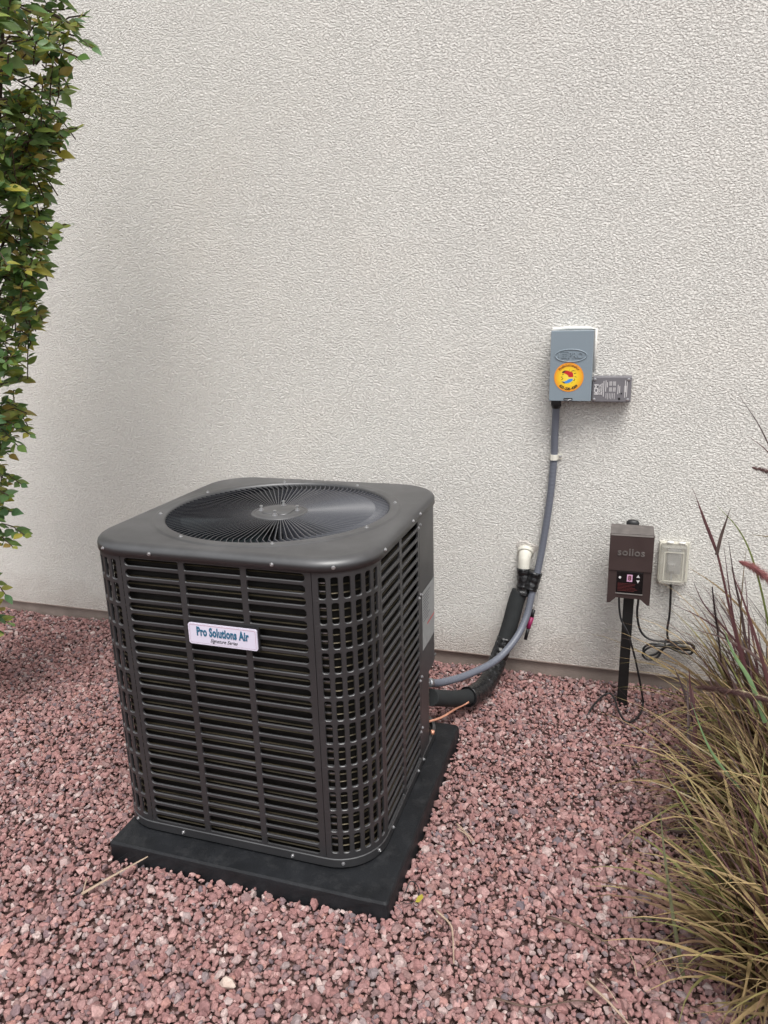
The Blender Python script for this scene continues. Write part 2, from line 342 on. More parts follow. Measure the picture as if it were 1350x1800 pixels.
def stones(name, P, sz, variants, tilt=0.5):
    n = len(P); vi = nr.randint(0, len(variants), n); VV = []; FF = []; off = 0
    for k, (V, Fc) in enumerate(variants):
        idx = np.where(vi == k)[0]
        if not len(idx): continue
        a = nr.uniform(0, 2 * PI, len(idx)); tx = nr.normal(0, tilt, len(idx)); ty = nr.normal(0, tilt, len(idx))
        ca, sa = np.cos(a), np.sin(a); cx, sx = np.cos(tx), np.sin(tx); cy, sy = np.cos(ty), np.sin(ty)
        Rz = np.zeros((len(idx), 3, 3)); Rz[:, 0, 0] = ca; Rz[:, 0, 1] = -sa; Rz[:, 1, 0] = sa; Rz[:, 1, 1] = ca; Rz[:, 2, 2] = 1
        Rx = np.zeros_like(Rz); Rx[:, 0, 0] = 1; Rx[:, 1, 1] = cx; Rx[:, 1, 2] = -sx; Rx[:, 2, 1] = sx; Rx[:, 2, 2] = cx
        Ry = np.zeros_like(Rz); Ry[:, 1, 1] = 1; Ry[:, 0, 0] = cy; Ry[:, 0, 2] = sy; Ry[:, 2, 0] = -sy; Ry[:, 2, 2] = cy
        RR = Rx @ Ry @ Rz
        W = np.einsum('nij,vj->nvi', RR, V) * sz[idx][:, None, None] + P[idx][:, None, :]
        VV.append(W.reshape(-1, 3))
        FF.append((Fc[None] + (np.arange(len(idx)) * len(V))[:, None, None] + off).reshape(-1, 3)); off += len(idx) * len(V)
    V = np.concatenate(VV).astype(np.float32); Fc = np.concatenate(FF).astype(np.int32)
    me = bpy.data.meshes.new(name); me.vertices.add(len(V)); me.vertices.foreach_set('co', V.ravel())
    me.loops.add(len(Fc) * 3); me.loops.foreach_set('vertex_index', Fc.ravel())
    me.polygons.add(len(Fc)); me.polygons.foreach_set('loop_start', np.arange(0, len(Fc) * 3, 3, dtype=np.int32))
    me.polygons.foreach_set('use_smooth', np.zeros(len(Fc), dtype=bool)); me.update(calc_edges=True)
    o = link(name, me, 'stone'); return o, len(Fc)

def field(step, jit):
    xs = np.arange(-3.0, 2.3, step); ys = np.arange(-1.55, 0.905, step)
    X, Y = np.meshgrid(xs, ys); X = X + nr.uniform(-jit, jit, X.shape) * step; Y = Y + nr.uniform(-jit, jit, Y.shape) * step
    X = X.ravel(); Y = Y.ravel()
    left = -2.05 + (0.9 - Y) * (1.794 / 1.84)                       # edge of what can be seen, plus a margin
    right = 1.2 + (Y + 0.94) * 0.16
    front = -0.94 + np.maximum(X + 0.256, 0) * 0.297
    k = (X > left - 0.42) & (X < right + 0.42) & (Y > front - 0.32) & (Y < 0.897)
    X, Y = X[k], Y[k]
    m_ = 0.005; inside = (X > PXL - m_) & (X < PXR + m_) & (Y > PYF - m_) & (Y < PYB + m_)
    X, Y = X[~inside], Y[~inside]
    return X, Y
def relief(X, Y):
    return 0.004 * np.sin(X * 5.1 + 1.3) * np.cos(Y * 6.3) + 0.003 * np.sin(X * 13 + Y * 9) + 0.002 * np.sin(X * 31 - Y * 27)
def edge_lift(X, Y):
    dx = np.maximum(np.maximum(PXL - X, X - PXR), 0); dy = np.maximum(np.maximum(PYF - Y, Y - PYB), 0)
    return 0.008 * np.exp(-np.hypot(dx, dy) / 0.03)
X, Y = field(0.0124, 0.55)
sz = np.clip(nr.lognormal(math.log(0.0076), 0.32, len(X)), 0.0035, 0.016)
Z = -0.0080 + relief(X, Y) + edge_lift(X, Y) + nr.normal(0, 0.0026, len(X))
X2, Y2 = field(0.0178, 0.6); s2 = np.clip(nr.lognormal(math.log(0.0084), 0.36, len(X2)), 0.0045, 0.021)
Z2 = 0.0 + relief(X2, Y2) + edge_lift(X2, Y2) + nr.normal(0, 0.0024, len(X2)) - s2 * 0.25
PX = np.stack([np.concatenate([X, X2]), np.concatenate([Y, Y2]), np.concatenate([Z, Z2])], 1); SZ = np.concatenate([sz, s2])
dcam = np.hypot(PX[:, 0] - 0.906, PX[:, 1] + 1.828)
near = dcam < 1.75
o, c1 = stones('gravel', PX[~near], SZ[~near], VAR); o['kind'] = 'stuff'; o['label'] = 'bed of crushed pink red landscape stone around the unit'
o2, c2 = stones('gravel', PX[near], SZ[near], VAR_NEAR); o2['kind'] = 'stuff'; o2['label'] = 'crushed pink red landscape stone nearest the viewer'
print('stones', len(PX), 'tris', c1 + c2)

# ------------------------------------------------------------------ house wall
WY = 0.906; WZ = 0.046
wall = thing('house_wall', 'tall off white stucco house wall behind the cooling unit', 'wall', (0, WY, 0))
MB().box((-7, WY, WZ), (6, WY + 0.2, 5.2)).build('stucco_face', 'stucco', wall)
MB().box((-7, WY + 0.016, -0.3), (6, WY + 0.2, WZ - 0.004)).build('foundation', 'concrete', wall)
mb = MB().box((-7, WY - 0.0022, WZ - 0.0035), (6, WY + 0.016, WZ - 0.0002)); mb.build('weep_screed', 'concrete', wall)

# ------------------------------------------------------------------ the pad
pad = thing('equipment_pad', 'black plastic equipment pad under the cooling unit, half sunk in gravel', 'pad', ((PXL + PXR) / 2, (PYF + PYB) / 2, 0))
cx, cy, hx, hy = (PXL + PXR) / 2, (PYF + PYB) / 2, (PXR - PXL) / 2, (PYB - PYF) / 2
def wob(loop, z, amp, sd):
    r = random.Random(sd); out = []
    n = len(loop)
    for i in range(n):
        a = Vector(loop[i]); b = Vector(loop[(i + 1) % n]); k = max(1, int((b - a).length / 0.03))
        for j in range(k):
            p = a.lerp(b, j / k); out.append((p.x + r.uniform(-amp, amp), p.y + r.uniform(-amp, amp), z + r.uniform(-amp, amp) * 0.5))
    return out
base = rrect(hx, hy, 0.008, 3, cx, cy)
L = [wob(rrect(hx + e, hy + e, 0.008, 3, cx, cy), z, amp, 5) for e, z, amp in ((0.004, -0.03, 0.0), (0.0, 0.030, 0.0012), (-0.001, 0.038, 0.0008), (-0.005, PZ - 0.0012, 0.0005))]
nmin = min(len(l) for l in L); L = [l[:nmin] for l in L] if len({len(l) for l in L}) > 1 else L
MB().loft(L, True, False, True).build('pad_slab', 'pad', pad)

# ------------------------------------------------------------------ the cooling unit
AC = thing('air_conditioner', 'dark grey outdoor air conditioning unit with louvred sides and round fan grille', 'air conditioner', (0, 0, PZ))
H = 0.38; SR = 0.2564; RB = H - SR; ZR, ZL, ZT = 0.0768, 0.8466, 0.8777

# base band
def ring_loops(spec, n=10):
    return [[(x, y, z) for x, y in rrect(H + e, H + e, RB + e, n)] for e, z in spec]
MB().loft(ring_loops([(-0.012, 0.047), (0.0, 0.0485), (0.002, 0.051), (0.002, ZR - 0.004), (0.0005, ZR - 0.002), (-0.008, ZR - 0.002)]), smooth=False).build('base_pan', 'cab', AC)
mb = MB(); mb.loft(ring_loops([(-0.03, PZ + 0.0005), (-0.03, 0.06)]), cap1=True); mb.build('base_feet', 'black', AC)

# lid: rounded square running into a circular throat
NA = 128; LR = 0.138; LH = H + 0.0064
def sq_pt(e, a, r):
    # ray from the centre to a rounded square of half size LH+e
    h = LH + e; rr = max(r + e, 0.01); c, s_ = abs(math.cos(a)), abs(math.sin(a)); q = h - rr
    t = h / max(c, s_); x, y = c * t, s_ * t
    if x > q and y > q:
        b = q * (c + s_); cc = 2 * q * q - rr * rr; t = b + math.sqrt(max(b * b - cc, 0)); x, y = c * t, s_ * t
    return math.copysign(x, math.cos(a)), math.copysign(y, math.sin(a))
angs = [2 * PI * (i + 0.5) / NA for i in range(NA)]
lp = []
for e, z in ((-0.006, ZL + 0.001), (0.0, ZL), (0.0, ZT - 0.016), (-0.0015, ZT - 0.0115), (-0.006, ZT - 0.0065), (-0.012, ZT - 0.0028), (-0.019, ZT - 0.0006), (-0.026, ZT)):
    lp.append([(*sq_pt(e, a, LR), z) for a in angs])
for r, z in ((0.349, ZT), (0.346, ZT + 0.0004), (0.3425, ZT + 0.0030), (0.3395, ZT + 0.0036), (0.318, ZT + 0.0036), (0.3145, ZT + 0.0024), (0.3120, ZT - 0.001), (0.3110, ZT - 0.006), (0.3105, ZT - 0.02)):
    lp.append([(r * math.cos(a), r * math.sin(a), z) for a in angs])
mb = MB(); mb.loft(lp, smooth=True); lid = mb.build('lid', 'cab', AC)
lt = [[(r * math.cos(a), r * math.sin(a), z) for a in angs] for r, z in ((0.3105, ZT - 0.0195), (0.306, ZT - 0.05), (0.300, ZT - 0.11), (0.32, ZT - 0.15))]
MB().loft(lt, smooth=True).build('fan_shroud', 'cab_dark', AC)

# corner guards: rounded openings on a quarter cylinder, built in (arc length, height)
ARC = RB * PI / 2; NC, NRW = 6, 12; HT, HP, HH = 0.8337, 0.0626, 0.0525
def corner_guard(ang0, cx_, cy_):
    def P(u, z, dpt):
        a = ang0 + u / RB; r = RB + dpt
        return (cx_ + r * math.cos(a), cy_ + r * math.sin(a), z)
    mb = MB(); g0 = 0.0008; holew = 0.0170; bar = 0.0122; m0 = (ARC - NC * holew - (NC - 1) * bar) / 2
    ub = [g0] + [m0 + (i + 1) * holew + (i + 0.5) * bar for i in range(NC - 1)] + [ARC - g0]
    zb = [ZL + 0.002] + [HT - (j + 1) * HP + (HP - HH) / 2 for j in range(NRW - 1)] + [ZR - 0.001]
    for i in range(NC):
        h0 = m0 + i * (holew + bar); h1 = h0 + holew
        for j in range(NRW):
            t1 = HT - j * HP; t0 = t1 - HH; r = 0.0055; z1, z0 = zb[j], zb[j + 1]; u0, u1 = ub[i], ub[i + 1]
            hole, cell = [], []
            for (cu, cz, a0, U, Zc) in ((h1 - r, t0 + r, -90, u1, z0), (h1 - r, t1 - r, 0, u1, z1), (h0 + r, t1 - r, 90, u0, z1), (h0 + r, t0 + r, 180, u0, z0)):
                for k in range(5):
                    a = math.radians(a0 + 22.5 * k); hu, hz = cu + r * math.cos(a), cz + r * math.sin(a); hole.append((hu, hz))
                    horiz = (a0 in (-90, 90))
                    if k == 2: cell.append((U, Zc))
                    elif (k < 2) == horiz: cell.append((hu if k in (0, 4) else (hu + U) / 2, Zc))
                    else: cell.append((U, hz if k in (0, 4) else (hz + Zc) / 2))
            loops = [[P(u, z, 0) for u, z in cell], [P(u, z, 0) for u, z in [(hu + (hu - (h0 + h1) / 2) * 0.12, hz + math.copysign(0.001, hz - (t0 + t1) / 2)) for hu, hz in hole]],
                     [P(u, z, -0.0012) for u, z in hole], [P(u, z, -0.0055) for u, z in hole]]
            mb.loft(loops)
    for k in range(14):   # return flanges at the sides
        pass
    return mb
for a0, c_x, c_y in ((-PI / 2, SR, -SR), (PI, -SR, -SR), (PI / 2, -SR, SR)):
    corner_guard(a0, c_x, c_y).build('corner_guard', 'cab', AC)

# louvred panels: a frame and its single slats
NS, SP, SH = 26, 0.02964, 0.0196; ST = 0.8414
def face_map(side):
    # returns f(u, z, w) -> point, u runs to the right as seen from outside
    return {'front': lambda u, z, w: (u, -H - w, z), 'right': lambda u, z, w: (H + w, u, z), 'left': lambda u, z, w: (-H - w, -u, z), 'back': lambda u, z, w: (-u, H + w, z)}[side]
def slat_outline(u0, u1, rl, rr_, hs, hp):
    """one slat, flaring at its ends into the rounded ends of the openings above and below; centre z = 0"""
    top = []; K = 7
    for k in range(K):
        t = rl * (1 - math.cos(PI / 2 * k / (K - 1))); top.append((u0 + t, hs + rl - math.sqrt(max(rl * rl - (rl - t) ** 2, 0))))
    tr = []
    for k in range(K):
        t = rr_ * (1 - math.cos(PI / 2 * k / (K - 1))); tr.append((u1 - t, hs + rr_ - math.sqrt(max(rr_ * rr_ - (rr_ - t) ** 2, 0))))
    top = top + tr[::-1]
    return [(u, -z) for u, z in top] + [(u, z) for u, z in top[::-1]]
def slat_mesh(name, fm, u0, u1, rl, rr_):
    hs = (SP - SH) / 2; o = slat_outline(u0, u1, rl, rr_, hs, SH / 2)
    def inset(pts, dlt):
        return [(min(max(u, u0), u1), z - math.copysign(min(dlt, abs(z) * 0.5), z)) for u, z in pts]
    mb = MB(); ins = inset(o, 0.0016)
    mb.loft([[fm(u, z, -0.0055) for u, z in inset(o, -0.0004)], [fm(u, z, -0.0014) for u, z in o], [fm(u, z, -0.0002) for u, z in ins]], cap1=True)
    # spine so the front reads as a pressed slat
    return mb
def louvre_panel(side, cols, uL, uR, z1=ZL + 0.002, z0=ZR - 0.001):
    fm = face_map(side); fr = MB(); zt = ST; zb = ST - (NS - 1) * SP - SH
    us = [uL] + [v for c in cols for v in c[:2]] + [uR]
    # frame: stiles, mullions, rails as butted plates with depth
    def plate(a, b, c, e_, front=True, sides=(1, 1, 1, 1)):
        D = -0.0055
        P = [fm(a, c, 0), fm(b, c, 0), fm(b, e_, 0), fm(a, e_, 0), fm(a, c, D), fm(b, c, D), fm(b, e_, D), fm(a, e_, D)]
        F = [(0, 1, 2, 3)]
        if sides[0]: F.append((0, 4, 5, 1))
        if sides[1]: F.append((1, 5, 6, 2))
        if sides[2]: F.append((2, 6, 7, 3))
        if sides[3]: F.append((3, 7, 4, 0))
        fr.add(P, F)
    plate(uL, uR, zt, z1, sides=(1, 1, 1, 1)); plate(uL, uR, z0, zb, sides=(1, 1, 1, 1))
    for i in range(0, len(us), 2): plate(us[i], us[i + 1], zb, zt, sides=(0, 1, 0, 1))
    for (a, b, rl, rr_) in cols:     # rounded outer corners of the first and last opening
        for zc, sg in ((zt, -1), (zb, 1)):
            for (ue, r, dr) in ((a, rl, 1), (b, rr_, -1)):
                arc = [(ue + dr * r * (1 - math.cos(PI / 2 * k / 6)), zc + sg * (r - r * math.sin(PI / 2 * k / 6))) for k in range(7)]
                lf = [fm(u, z, 0) for u, z in arc] + [fm(ue, zc, 0)]; lb = [fm(u, z, -0.0055) for u, z in arc] + [fm(ue, zc, -0.0055)]
                fr.loft([lb, lf], cap1=True)
    p = fr.build('louvre_panel', 'cab', AC)
    for (a, b, rl, rr_) in cols:
        sm = slat_mesh('slat', fm, a, b, rl, rr_); me = sm.mesh('slat')
        for k in range(NS - 1):
            zc = ST - SH - (SP - SH) / 2 - k * SP
            so_ = link('slat', me, 'cab', p, (0, 0, zc + rnd.uniform(-0.0002, 0.0002)))
    return p
RO, RI = SH / 2 * 0.98, 0.0035
louvre_panel('front', [(-0.2455, -0.0925, RO, RI), (-0.0765, 0.0755, RI, RI), (0.0910, 0.2400, RI, RO)], -SR + 0.0008, SR - 0.0008)
louvre_panel('right', [(-0.2455, -0.0905, RI, RI), (-0.0705, 0.0900, RI, RI)], -SR + 0.0008, 0.1035)
louvre_panel('left', [(-0.2455, -0.0925, RO, RI), (-0.0765, 0.0765, RI, RI), (0.0925, 0.2455, RI, RO)], -SR + 0.0008, SR - 0.0008)
MB().box((-SR, H - 0.004, ZR), (SR, H - 0.001, ZL)).build('back_panel', 'cab', AC)

# solid service panel wrapping the rear right corner, cut away below for the pipes
def strip(path, z0, z1, thick=0.003):
    mb = MB(); n = len(path); nrm = []
    for i in range(n):
        a = Vector(path[max(i - 1, 0)]); b = Vector(path[min(i + 1, n - 1)]); t = (b - a).normalized(); nrm.append(Vector((t.y, -t.x)))
    loops = []
    for e, z in ((0, z0), (0, z1), (-thick, z1), (-thick, z0), (0, z0)):
        loops.append([(path[i][0] + nrm[i].x * e, path[i][1] + nrm[i].y * e, z) for i in range(n)])
    mb.loft(loops, close=False, smooth=False)
    for i in (0, n - 1):
        q = [l[i] for l in loops[:4]]; mb.add(q, [(0, 1, 2, 3)])
    return mb
arc = [(SR + RB * math.cos(a), SR + RB * math.sin(a)) for a in [PI / 2 * k / 14 for k in range(15)]]
ZC = 0.322
strip([(H, 0.1055), (H, 0.18)] + arc + [(SR - 0.001, H)], ZC, ZL + 0.002).build('service_panel', 'cab', AC)
strip([(H, 0.1055), (H, 0.150), (H, 0.195)], ZR - 0.001, ZC - 0.001).build('lower_post', 'cab', AC)
mb = MB(); mb.box((0.30, 0.195, ZR), (0.3775, 0.198, ZC - 0.0005)); mb.box((0.299, 0.198, ZR), (0.302, 0.36, ZC - 0.0005)); mb.box((0.302, 0.198, ZC - 0.004), (0.372, 0.33, ZC - 0.0008))
mb.build('valve_recess', 'cab', AC)

# coil behind the louvres
mb = MB(); mb.loft([[(x, y, z) for x, y in rrect(H - 0.026, H - 0.026, RB - 0.022, 8)] for z in (0.06, ZL)], smooth=True); coil = mb.build('coil', 'black_in', AC)
mb = MB(); k = 0; z = ST - 0.012
while z > ZR:
    lp = []
    for q in range(6):
        a = 2 * PI * q / 6; e = -0.020 + 0.0024 * math.cos(a); lp.append([(x, y, z + 0.0022 * math.sin(a)) for x, y in rrect(H + e, H + e, RB + e + 0.002, 8)])
    lp.append(lp[0]); mb.loft(lp, smooth=True); z -= HP / 3
mb.build('tube', 'tube', coil)
mb = MB()
for k in range(150):
    pass

mb = MB(); z = HT - 0.017
while z > ZR + 0.01:
    lo_ = []
    for r in (H - SR - 0.0125, H - SR - 0.0165):
        lo_.append([(SR + r * math.cos(-PI / 2 + u / RB), -SR + r * math.sin(-PI / 2 + u / RB)) for u in (0.008, 0.016, 0.024, 0.030)])
    ring = lo_[0] + lo_[1][::-1]; mb.loft([[(x, y, z - 0.0011) for x, y in ring], [(x, y, z + 0.0011) for x, y in ring]], cap0=True, cap1=True); z -= HP / 3
mb.build('coil_clip', 'silver', coil)

# fan grille
HUBZ = ZT - 0.007
grille = bpy.data.objects.new('fan_grille', None); COL.objects.link(grille); grille.parent = AC; grille.location = Vector((0, 0, HUBZ)) - AC.location
mb = MB(); la = [2 * PI * i / 64 for i in range(64)]
mb.loft([[(r * math.cos(a), r * math.sin(a), HUBZ + z) for a in la] for r, z in ((0.080, -0.010), (0.0805, -0.002), (0.0790, 0.0005), (0.0760, 0.001), (0.0740, 0.0), (0.0715, -0.001), (0.068, 0.0008), (0.064, 0.0032), (0.060, 0.004), (0.002, 0.0045))], cap1=True, smooth=True)
hub = mb.build('hub_cap', 'cab', grille)
mb = MB(); mb.loft([[((0.047 + e) * math.cos(a) * (1 + 0.12 * math.cos(4 * a + PI)), (0.047 + e) * math.sin(a) * (1 + 0.12 * math.cos(4 * a + PI)), HUBZ + z) for a in la] for e, z in ((0.0, 0.0040), (-0.001, 0.0062), (-0.003, 0.0066), (-0.046, 0.0068))], cap1=True, smooth=True)
mb.build('raised_boss', 'cab', hub)
bolt = MB(); B0 = Vector((0, 0, 0))
for r, z0, z1 in ((0.0080, 0.0, 0.0018), (0.0056, 0.0018, 0.0062), (0.0030, 0.0062, 0.0115), (0.0048, 0.0115, 0.0150)):
    bolt.loft([[(r * math.cos(2 * PI * k / 8), r * math.sin(2 * PI * k / 8), z) for k in range(8)] for z in (z0, z1)], cap0=True, cap1=True)
bme = bolt.mesh('bolt')
for k in range(4):
    a = math.radians(12 + 90 * k); link('bolt', bme, 'screw', hub, (0.052 * math.cos(a), 0.052 * math.sin(a), HUBZ + 0.0035))
# one vane: leans over, and its outer end hooks counter-clockwise
NV = 112
def vane_mesh():
    mb = MB(); loops = []; NSEG = 12
    for i in range(NSEG + 1):
        t = i / NSEG; r = 0.072 + (0.3118 - 0.072) * t
        hook = max(0, (t - 0.82) / 0.18); off = 0.020 * hook ** 1.3
        th = off / r; hgt = 0.0120; lean = math.radians(31) * (1 - 0.2 * hook)
        zt = HUBZ - 0.0004 + 0.0055 * t ** 1.5
        row = []
        for (s, q) in ((0.0, 0.0011), (hgt * 0.5, 0.0007), (hgt, 0.0004), (hgt, -0.0004), (hgt * 0.5, -0.0007), (0.0, -0.0011)):
            # s runs down the vane, q is half thickness
            tang = math.sin(lean) * (hgt * 0.35 - s) + q * math.cos(lean); z = zt - s * math.cos(lean) + q * math.sin(lean) * 0
            a = th; row.append((r * math.cos(a) - tang * math.sin(a), r * math.sin(a) + tang * math.cos(a), z - HUBZ))
        loops.append(row)
    mb.loft(loops, cap0=True, cap1=True)
    return mb.mesh('vane')
vm = vane_mesh()
for k in range(NV):
    o = link('vane', vm, 'vane', grille, (0, 0, HUBZ)); o.rotation_euler.z = 2 * PI * k / NV
# fan and motor below the grille
fan = bpy.data.objects.new('fan', None); COL.objects.link(fan); fan.parent = AC; fan.location = Vector((0, 0, 0.79)) - AC.location
mb = MB(); mb.loft([[(r * math.cos(a), r * math.sin(a), z) for a in la] for r, z in ((0.055, 0.775), (0.055, 0.815), (0.045, 0.82))], cap1=True, cap0=True, smooth=True); mb.build('fan_hub', 'motor', fan)
mb = MB(); mb.loft([[(r * math.cos(a), r * math.sin(a), z) for a in la] for r, z in ((0.075, 0.64), (0.082, 0.65), (0.082, 0.755), (0.07, 0.765))], cap1=True, cap0=True, smooth=True); mb.build('motor', 'motor', fan)
def fan_blade():
    mb = MB(); loops = []; NB = 9; NW = 10
    for i in range(NB + 1):
        r = 0.05 + 0.24 * i / NB; wdt = math.radians(46 + 18 * i / NB); row = []
        for j in range(NW + 1):
            s = j / NW - 0.5; a = s * wdt - 0.25 * (i / NB); row.append((r * math.cos(a), r * math.sin(a), 0.012 - s * 0.075 * (0.6 + 0.4 * i / NB) - 0.01 * (2 * s) ** 2))
        loops.append(row)
    mb.loft(loops, close=False, smooth=True)
    lb = [[(x, y, z - 0.002) for x, y, z in row][::-1] for row in loops]; mb.loft(lb, close=False, smooth=True)
    return mb.mesh('fan_blade')
fb = fan_blade()
for k in range(3):
    o = link('fan_blade', fb, 'blade_fan', fan, (0, 0, 0.80)); o.rotation_euler.z = math.radians(12 + 120 * k)
# floor inside the cabinet
MB().loft([[(x, y, 0.10) for x, y in rrect(H - 0.045, H - 0.045, RB - 0.03, 6)]] * 2, cap1=True).build('inner_floor', 'motor', AC)

# screws
def screw_mesh():
    mb = MB()
    mb.loft([[(r * math.cos(2 * PI * k / 8), r * math.sin(2 * PI * k / 8), z) for k in range(8)] for r, z in ((0.0052, 0.0), (0.0050, 0.0010), (0.0034, 0.0013), (0.0034, 0.0038), (0.0016, 0.0040), (0.0012, 0.0030))], cap1=True, smooth=False)
    return mb.mesh('screw')
sm = screw_mesh()
def screw(p, nrm):
    o = link('screw', sm, 'screw', AC, p); o.rotation_euler = Vector(nrm).to_track_quat('Z', 'Y').to_euler()
e = LH
for x in (-0.165, 0.163): screw((x, -e, 0.859), (0, -1, 0))
def on_corner(u, half, rad, sx=1, sy=-1):
    # point on a rounded corner at angle u from the x axis
    c = half - rad; return (sx * (c + rad * math.cos(u)), sy * (c + rad * math.sin(u))), (sx * math.cos(u), sy * math.sin(u))
p, nn = on_corner(math.radians(64), LH, LR); screw((p[0], p[1], 0.859), (*nn, 0))
p, nn = on_corner(math.radians(64), LH, LR, -1); screw((p[0], p[1], 0.859), (*nn, 0))
for y in (-0.231, 0.02, 0.094): screw((e, y, 0.862), (1, 0, 0))
for z in (0.8225, 0.610, 0.345, 0.172): screw((H, 0.114, z + 0.002), (1, 0, 0)); screw((H, 0.0965, z - 0.003), (1, 0, 0))
for x in (-0.162, 0.162): screw((x, -H - 0.002, 0.0605), (0, -1, 0))
for u in (70, 22):
    p, nn = on_corner(math.radians(u), H + 0.002, RB + 0.002); screw((p[0], p[1], 0.0625), (*nn, 0))
p, nn = on_corner(math.radians(62), H + 0.002, RB + 0.002, -1); screw((p[0], p[1], 0.0625), (*nn, 0))
for y in (-0.209, 0.053, 0.115): screw((H + 0.002, y, 0.0625), (1, 0, 0))
for k in range(8):
    a = math.radians(-67.5 + 45 * k); screw((0.3295 * math.cos(a), 0.3295 * math.sin(a), ZT + 0.0036), (0, 0, 1))

# nameplate on the louvres
np_ = MB(); pc = (0.019, 0.664)
def plate_poly(hx_, hz_, r, y0, y1, nm, mt, par):
    lo = [(x + pc[0], z + pc[1]) for x, z in rrect(hx_, hz_, r, 5)]
    mb = MB(); mb.loft([[(x, y0, z) for x, z in lo], [(x, y1, z) for x, z in lo]], cap0=True, cap1=True); return mb.build(nm, mt, par)
plate_poly(0.0975, 0.0315, 0.006, -H - 0.0006, -H - 0.006, 'name_plate_backing', 'black', AC)
plate = plate_poly(0.0935, 0.0275, 0.006, -H - 0.0062, -H - 0.0095, 'name_plate', 'label_w', AC)
lo1 = [(x + pc[0], z + pc[1]) for x, z in rrect(0.0895, 0.0238, 0.004, 5)]; lo2 = [(x + pc[0], z + pc[1]) for x, z in rrect(0.0890, 0.0233, 0.0037, 5)]
mb = MB(); mb.loft([[(x, -H - 0.0097, z) for x, z in lo1], [(x, -H - 0.0099, z) for x, z in lo2]]); mb.build('printed_border', 'label_red', plate)
text('Pro Solutions Air', 'lettering', 'label_blue', plate, (pc[0], -H - 0.0099, pc[1] + 0.0060), (1, 0, 0), (0, 0, 1), 0.0315, 0.60, 0.0012, spacing=1.06)
text('Signature Series', 'lettering', 'label_grey', plate, (pc[0] + 0.002, -H - 0.0099, pc[1] - 0.0145), (1, 0, 0), (0, 0, 1), 0.0135, 0.85, 0.0, 0.45)

# rating plate bent round the rear right corner
def surf(u):   # u = distance along +y from y=0.1055 along the cabinet skin
    y = 0.1055 + u
    if y <= SR: return (H, y), (1, 0)
    a = (y - SR) / RB; return (SR + RB * math.cos(a), SR + RB * math.sin(a)), (math.cos(a), math.sin(a))
def skin_sheet(u0, u1, z0, z1, off, nm, mt, par, n=10):
    mb = MB(); rows = []
    for z in (z0, z1):
        r = []
        for i in range(n + 1):
            (x, y), (nx, ny) = surf(u0 + (u1 - u0) * i / n); r.append((x + nx * off, y + ny * off, z))
        rows.append(r)
    mb.loft(rows, close=False); return mb.build(nm, mt, par)
pl = skin_sheet(0.020, 0.200, 0.425, 0.612, 0.0007, 'rating_plate', 'plate', AC)
skin_sheet(0.075, 0.19, 0.489, 0.494, 0.0011, 'warning_stripe', 's_red', pl)
for k in range(10):
    skin_sheet(0.030, 0.085 + 0.03 * rnd.random(), 0.595 - k * 0.009, 0.5975 - k * 0.009, 0.0011, 'fine_print', 'label_grey', pl, 4)

# ------------------------------------------------------------------ disconnect box on the wall
DX0, DX1, DZ0, DZ1, DY = 0.6625, 0.8035, 1.0915, 1.3285, 0.816
db = thing('disconnect_box', 'blue grey metal electrical box with round yellow sticker, mounted on the stucco', 'electrical box', (0.733, WY, DZ0))
MB().box((DX0 + 0.003, DY + 0.004, DZ0 + 0.003), (DX1 - 0.003, WY - 0.001, DZ1 - 0.004), 0.0015).build('enclosure', 'grey_box', db)
cov = MB().box((DX0, DY, DZ0), (DX1, DY + 0.0035, DZ1), 0.0012); cov.box((DX0, DY + 0.0036, DZ0 + 0.004), (DX0 + 0.0025, DY + 0.045, DZ1)); cov.box((DX1 - 0.0025, DY + 0.0036, DZ0 + 0.004), (DX1, DY + 0.045, DZ1)); cov.box((DX0 + 0.003, DY + 0.0036, DZ1 - 0.0025), (DX1 - 0.003, DY + 0.05, DZ1))
cover = cov.build('cover', 'grey_box', db)
# embossed oval with lettering
oc = (0.7315, DY - 0.0002, 1.246)
mb = MB(); lps = []
for rr_, yo in ((0.0, 0.0002), (0.0012, -0.0022), (0.0026, -0.0022), (0.0040, 0.0002)):
    lps.append([(oc[0] + (0.0545 - rr_) * math.cos(a), DY - 0.0002 + yo, oc[2] + (0.0225 - rr_) * math.sin(a)) for a in la])
mb.loft(lps, smooth=True); mb.build('embossed_oval', 'grey_box', cover)
text('PRO', 'embossed_lettering', 'grey_box', cover, (oc[0] + 0.016, DY - 0.0004, oc[2]), (1, 0, 0), (0, 0, 1), 0.028, 0.95, 0.0004, depth=0.0022)
text('EE', 'embossed_lettering', 'grey_box', cover, (oc[0] - 0.023, DY - 0.0004, oc[2]), (1, 0, 0), (0, 0, 1), 0.022, 0.9, 0.0004, depth=0.0022)
mb = MB()
for a, b in (((-0.041, -0.012), (0.0, 0)), ):
    q = [(oc[0] - 0.040, oc[2] - 0.0125), (oc[0] - 0.0065, oc[2] - 0.0125), (oc[0] - 0.0065, oc[2] + 0.0125), (oc[0] - 0.040, oc[2] + 0.0125)]
    for i in range(4):
        p0, p1 = Vector((q[i][0], DY - 0.0006, q[i][1])), Vector((q[(i + 1) % 4][0], DY - 0.0006, q[(i + 1) % 4][1])); mb.tube([p0, p1], 0.0009, 5)
mb.build('embossed_frame', 'grey_box', cover)
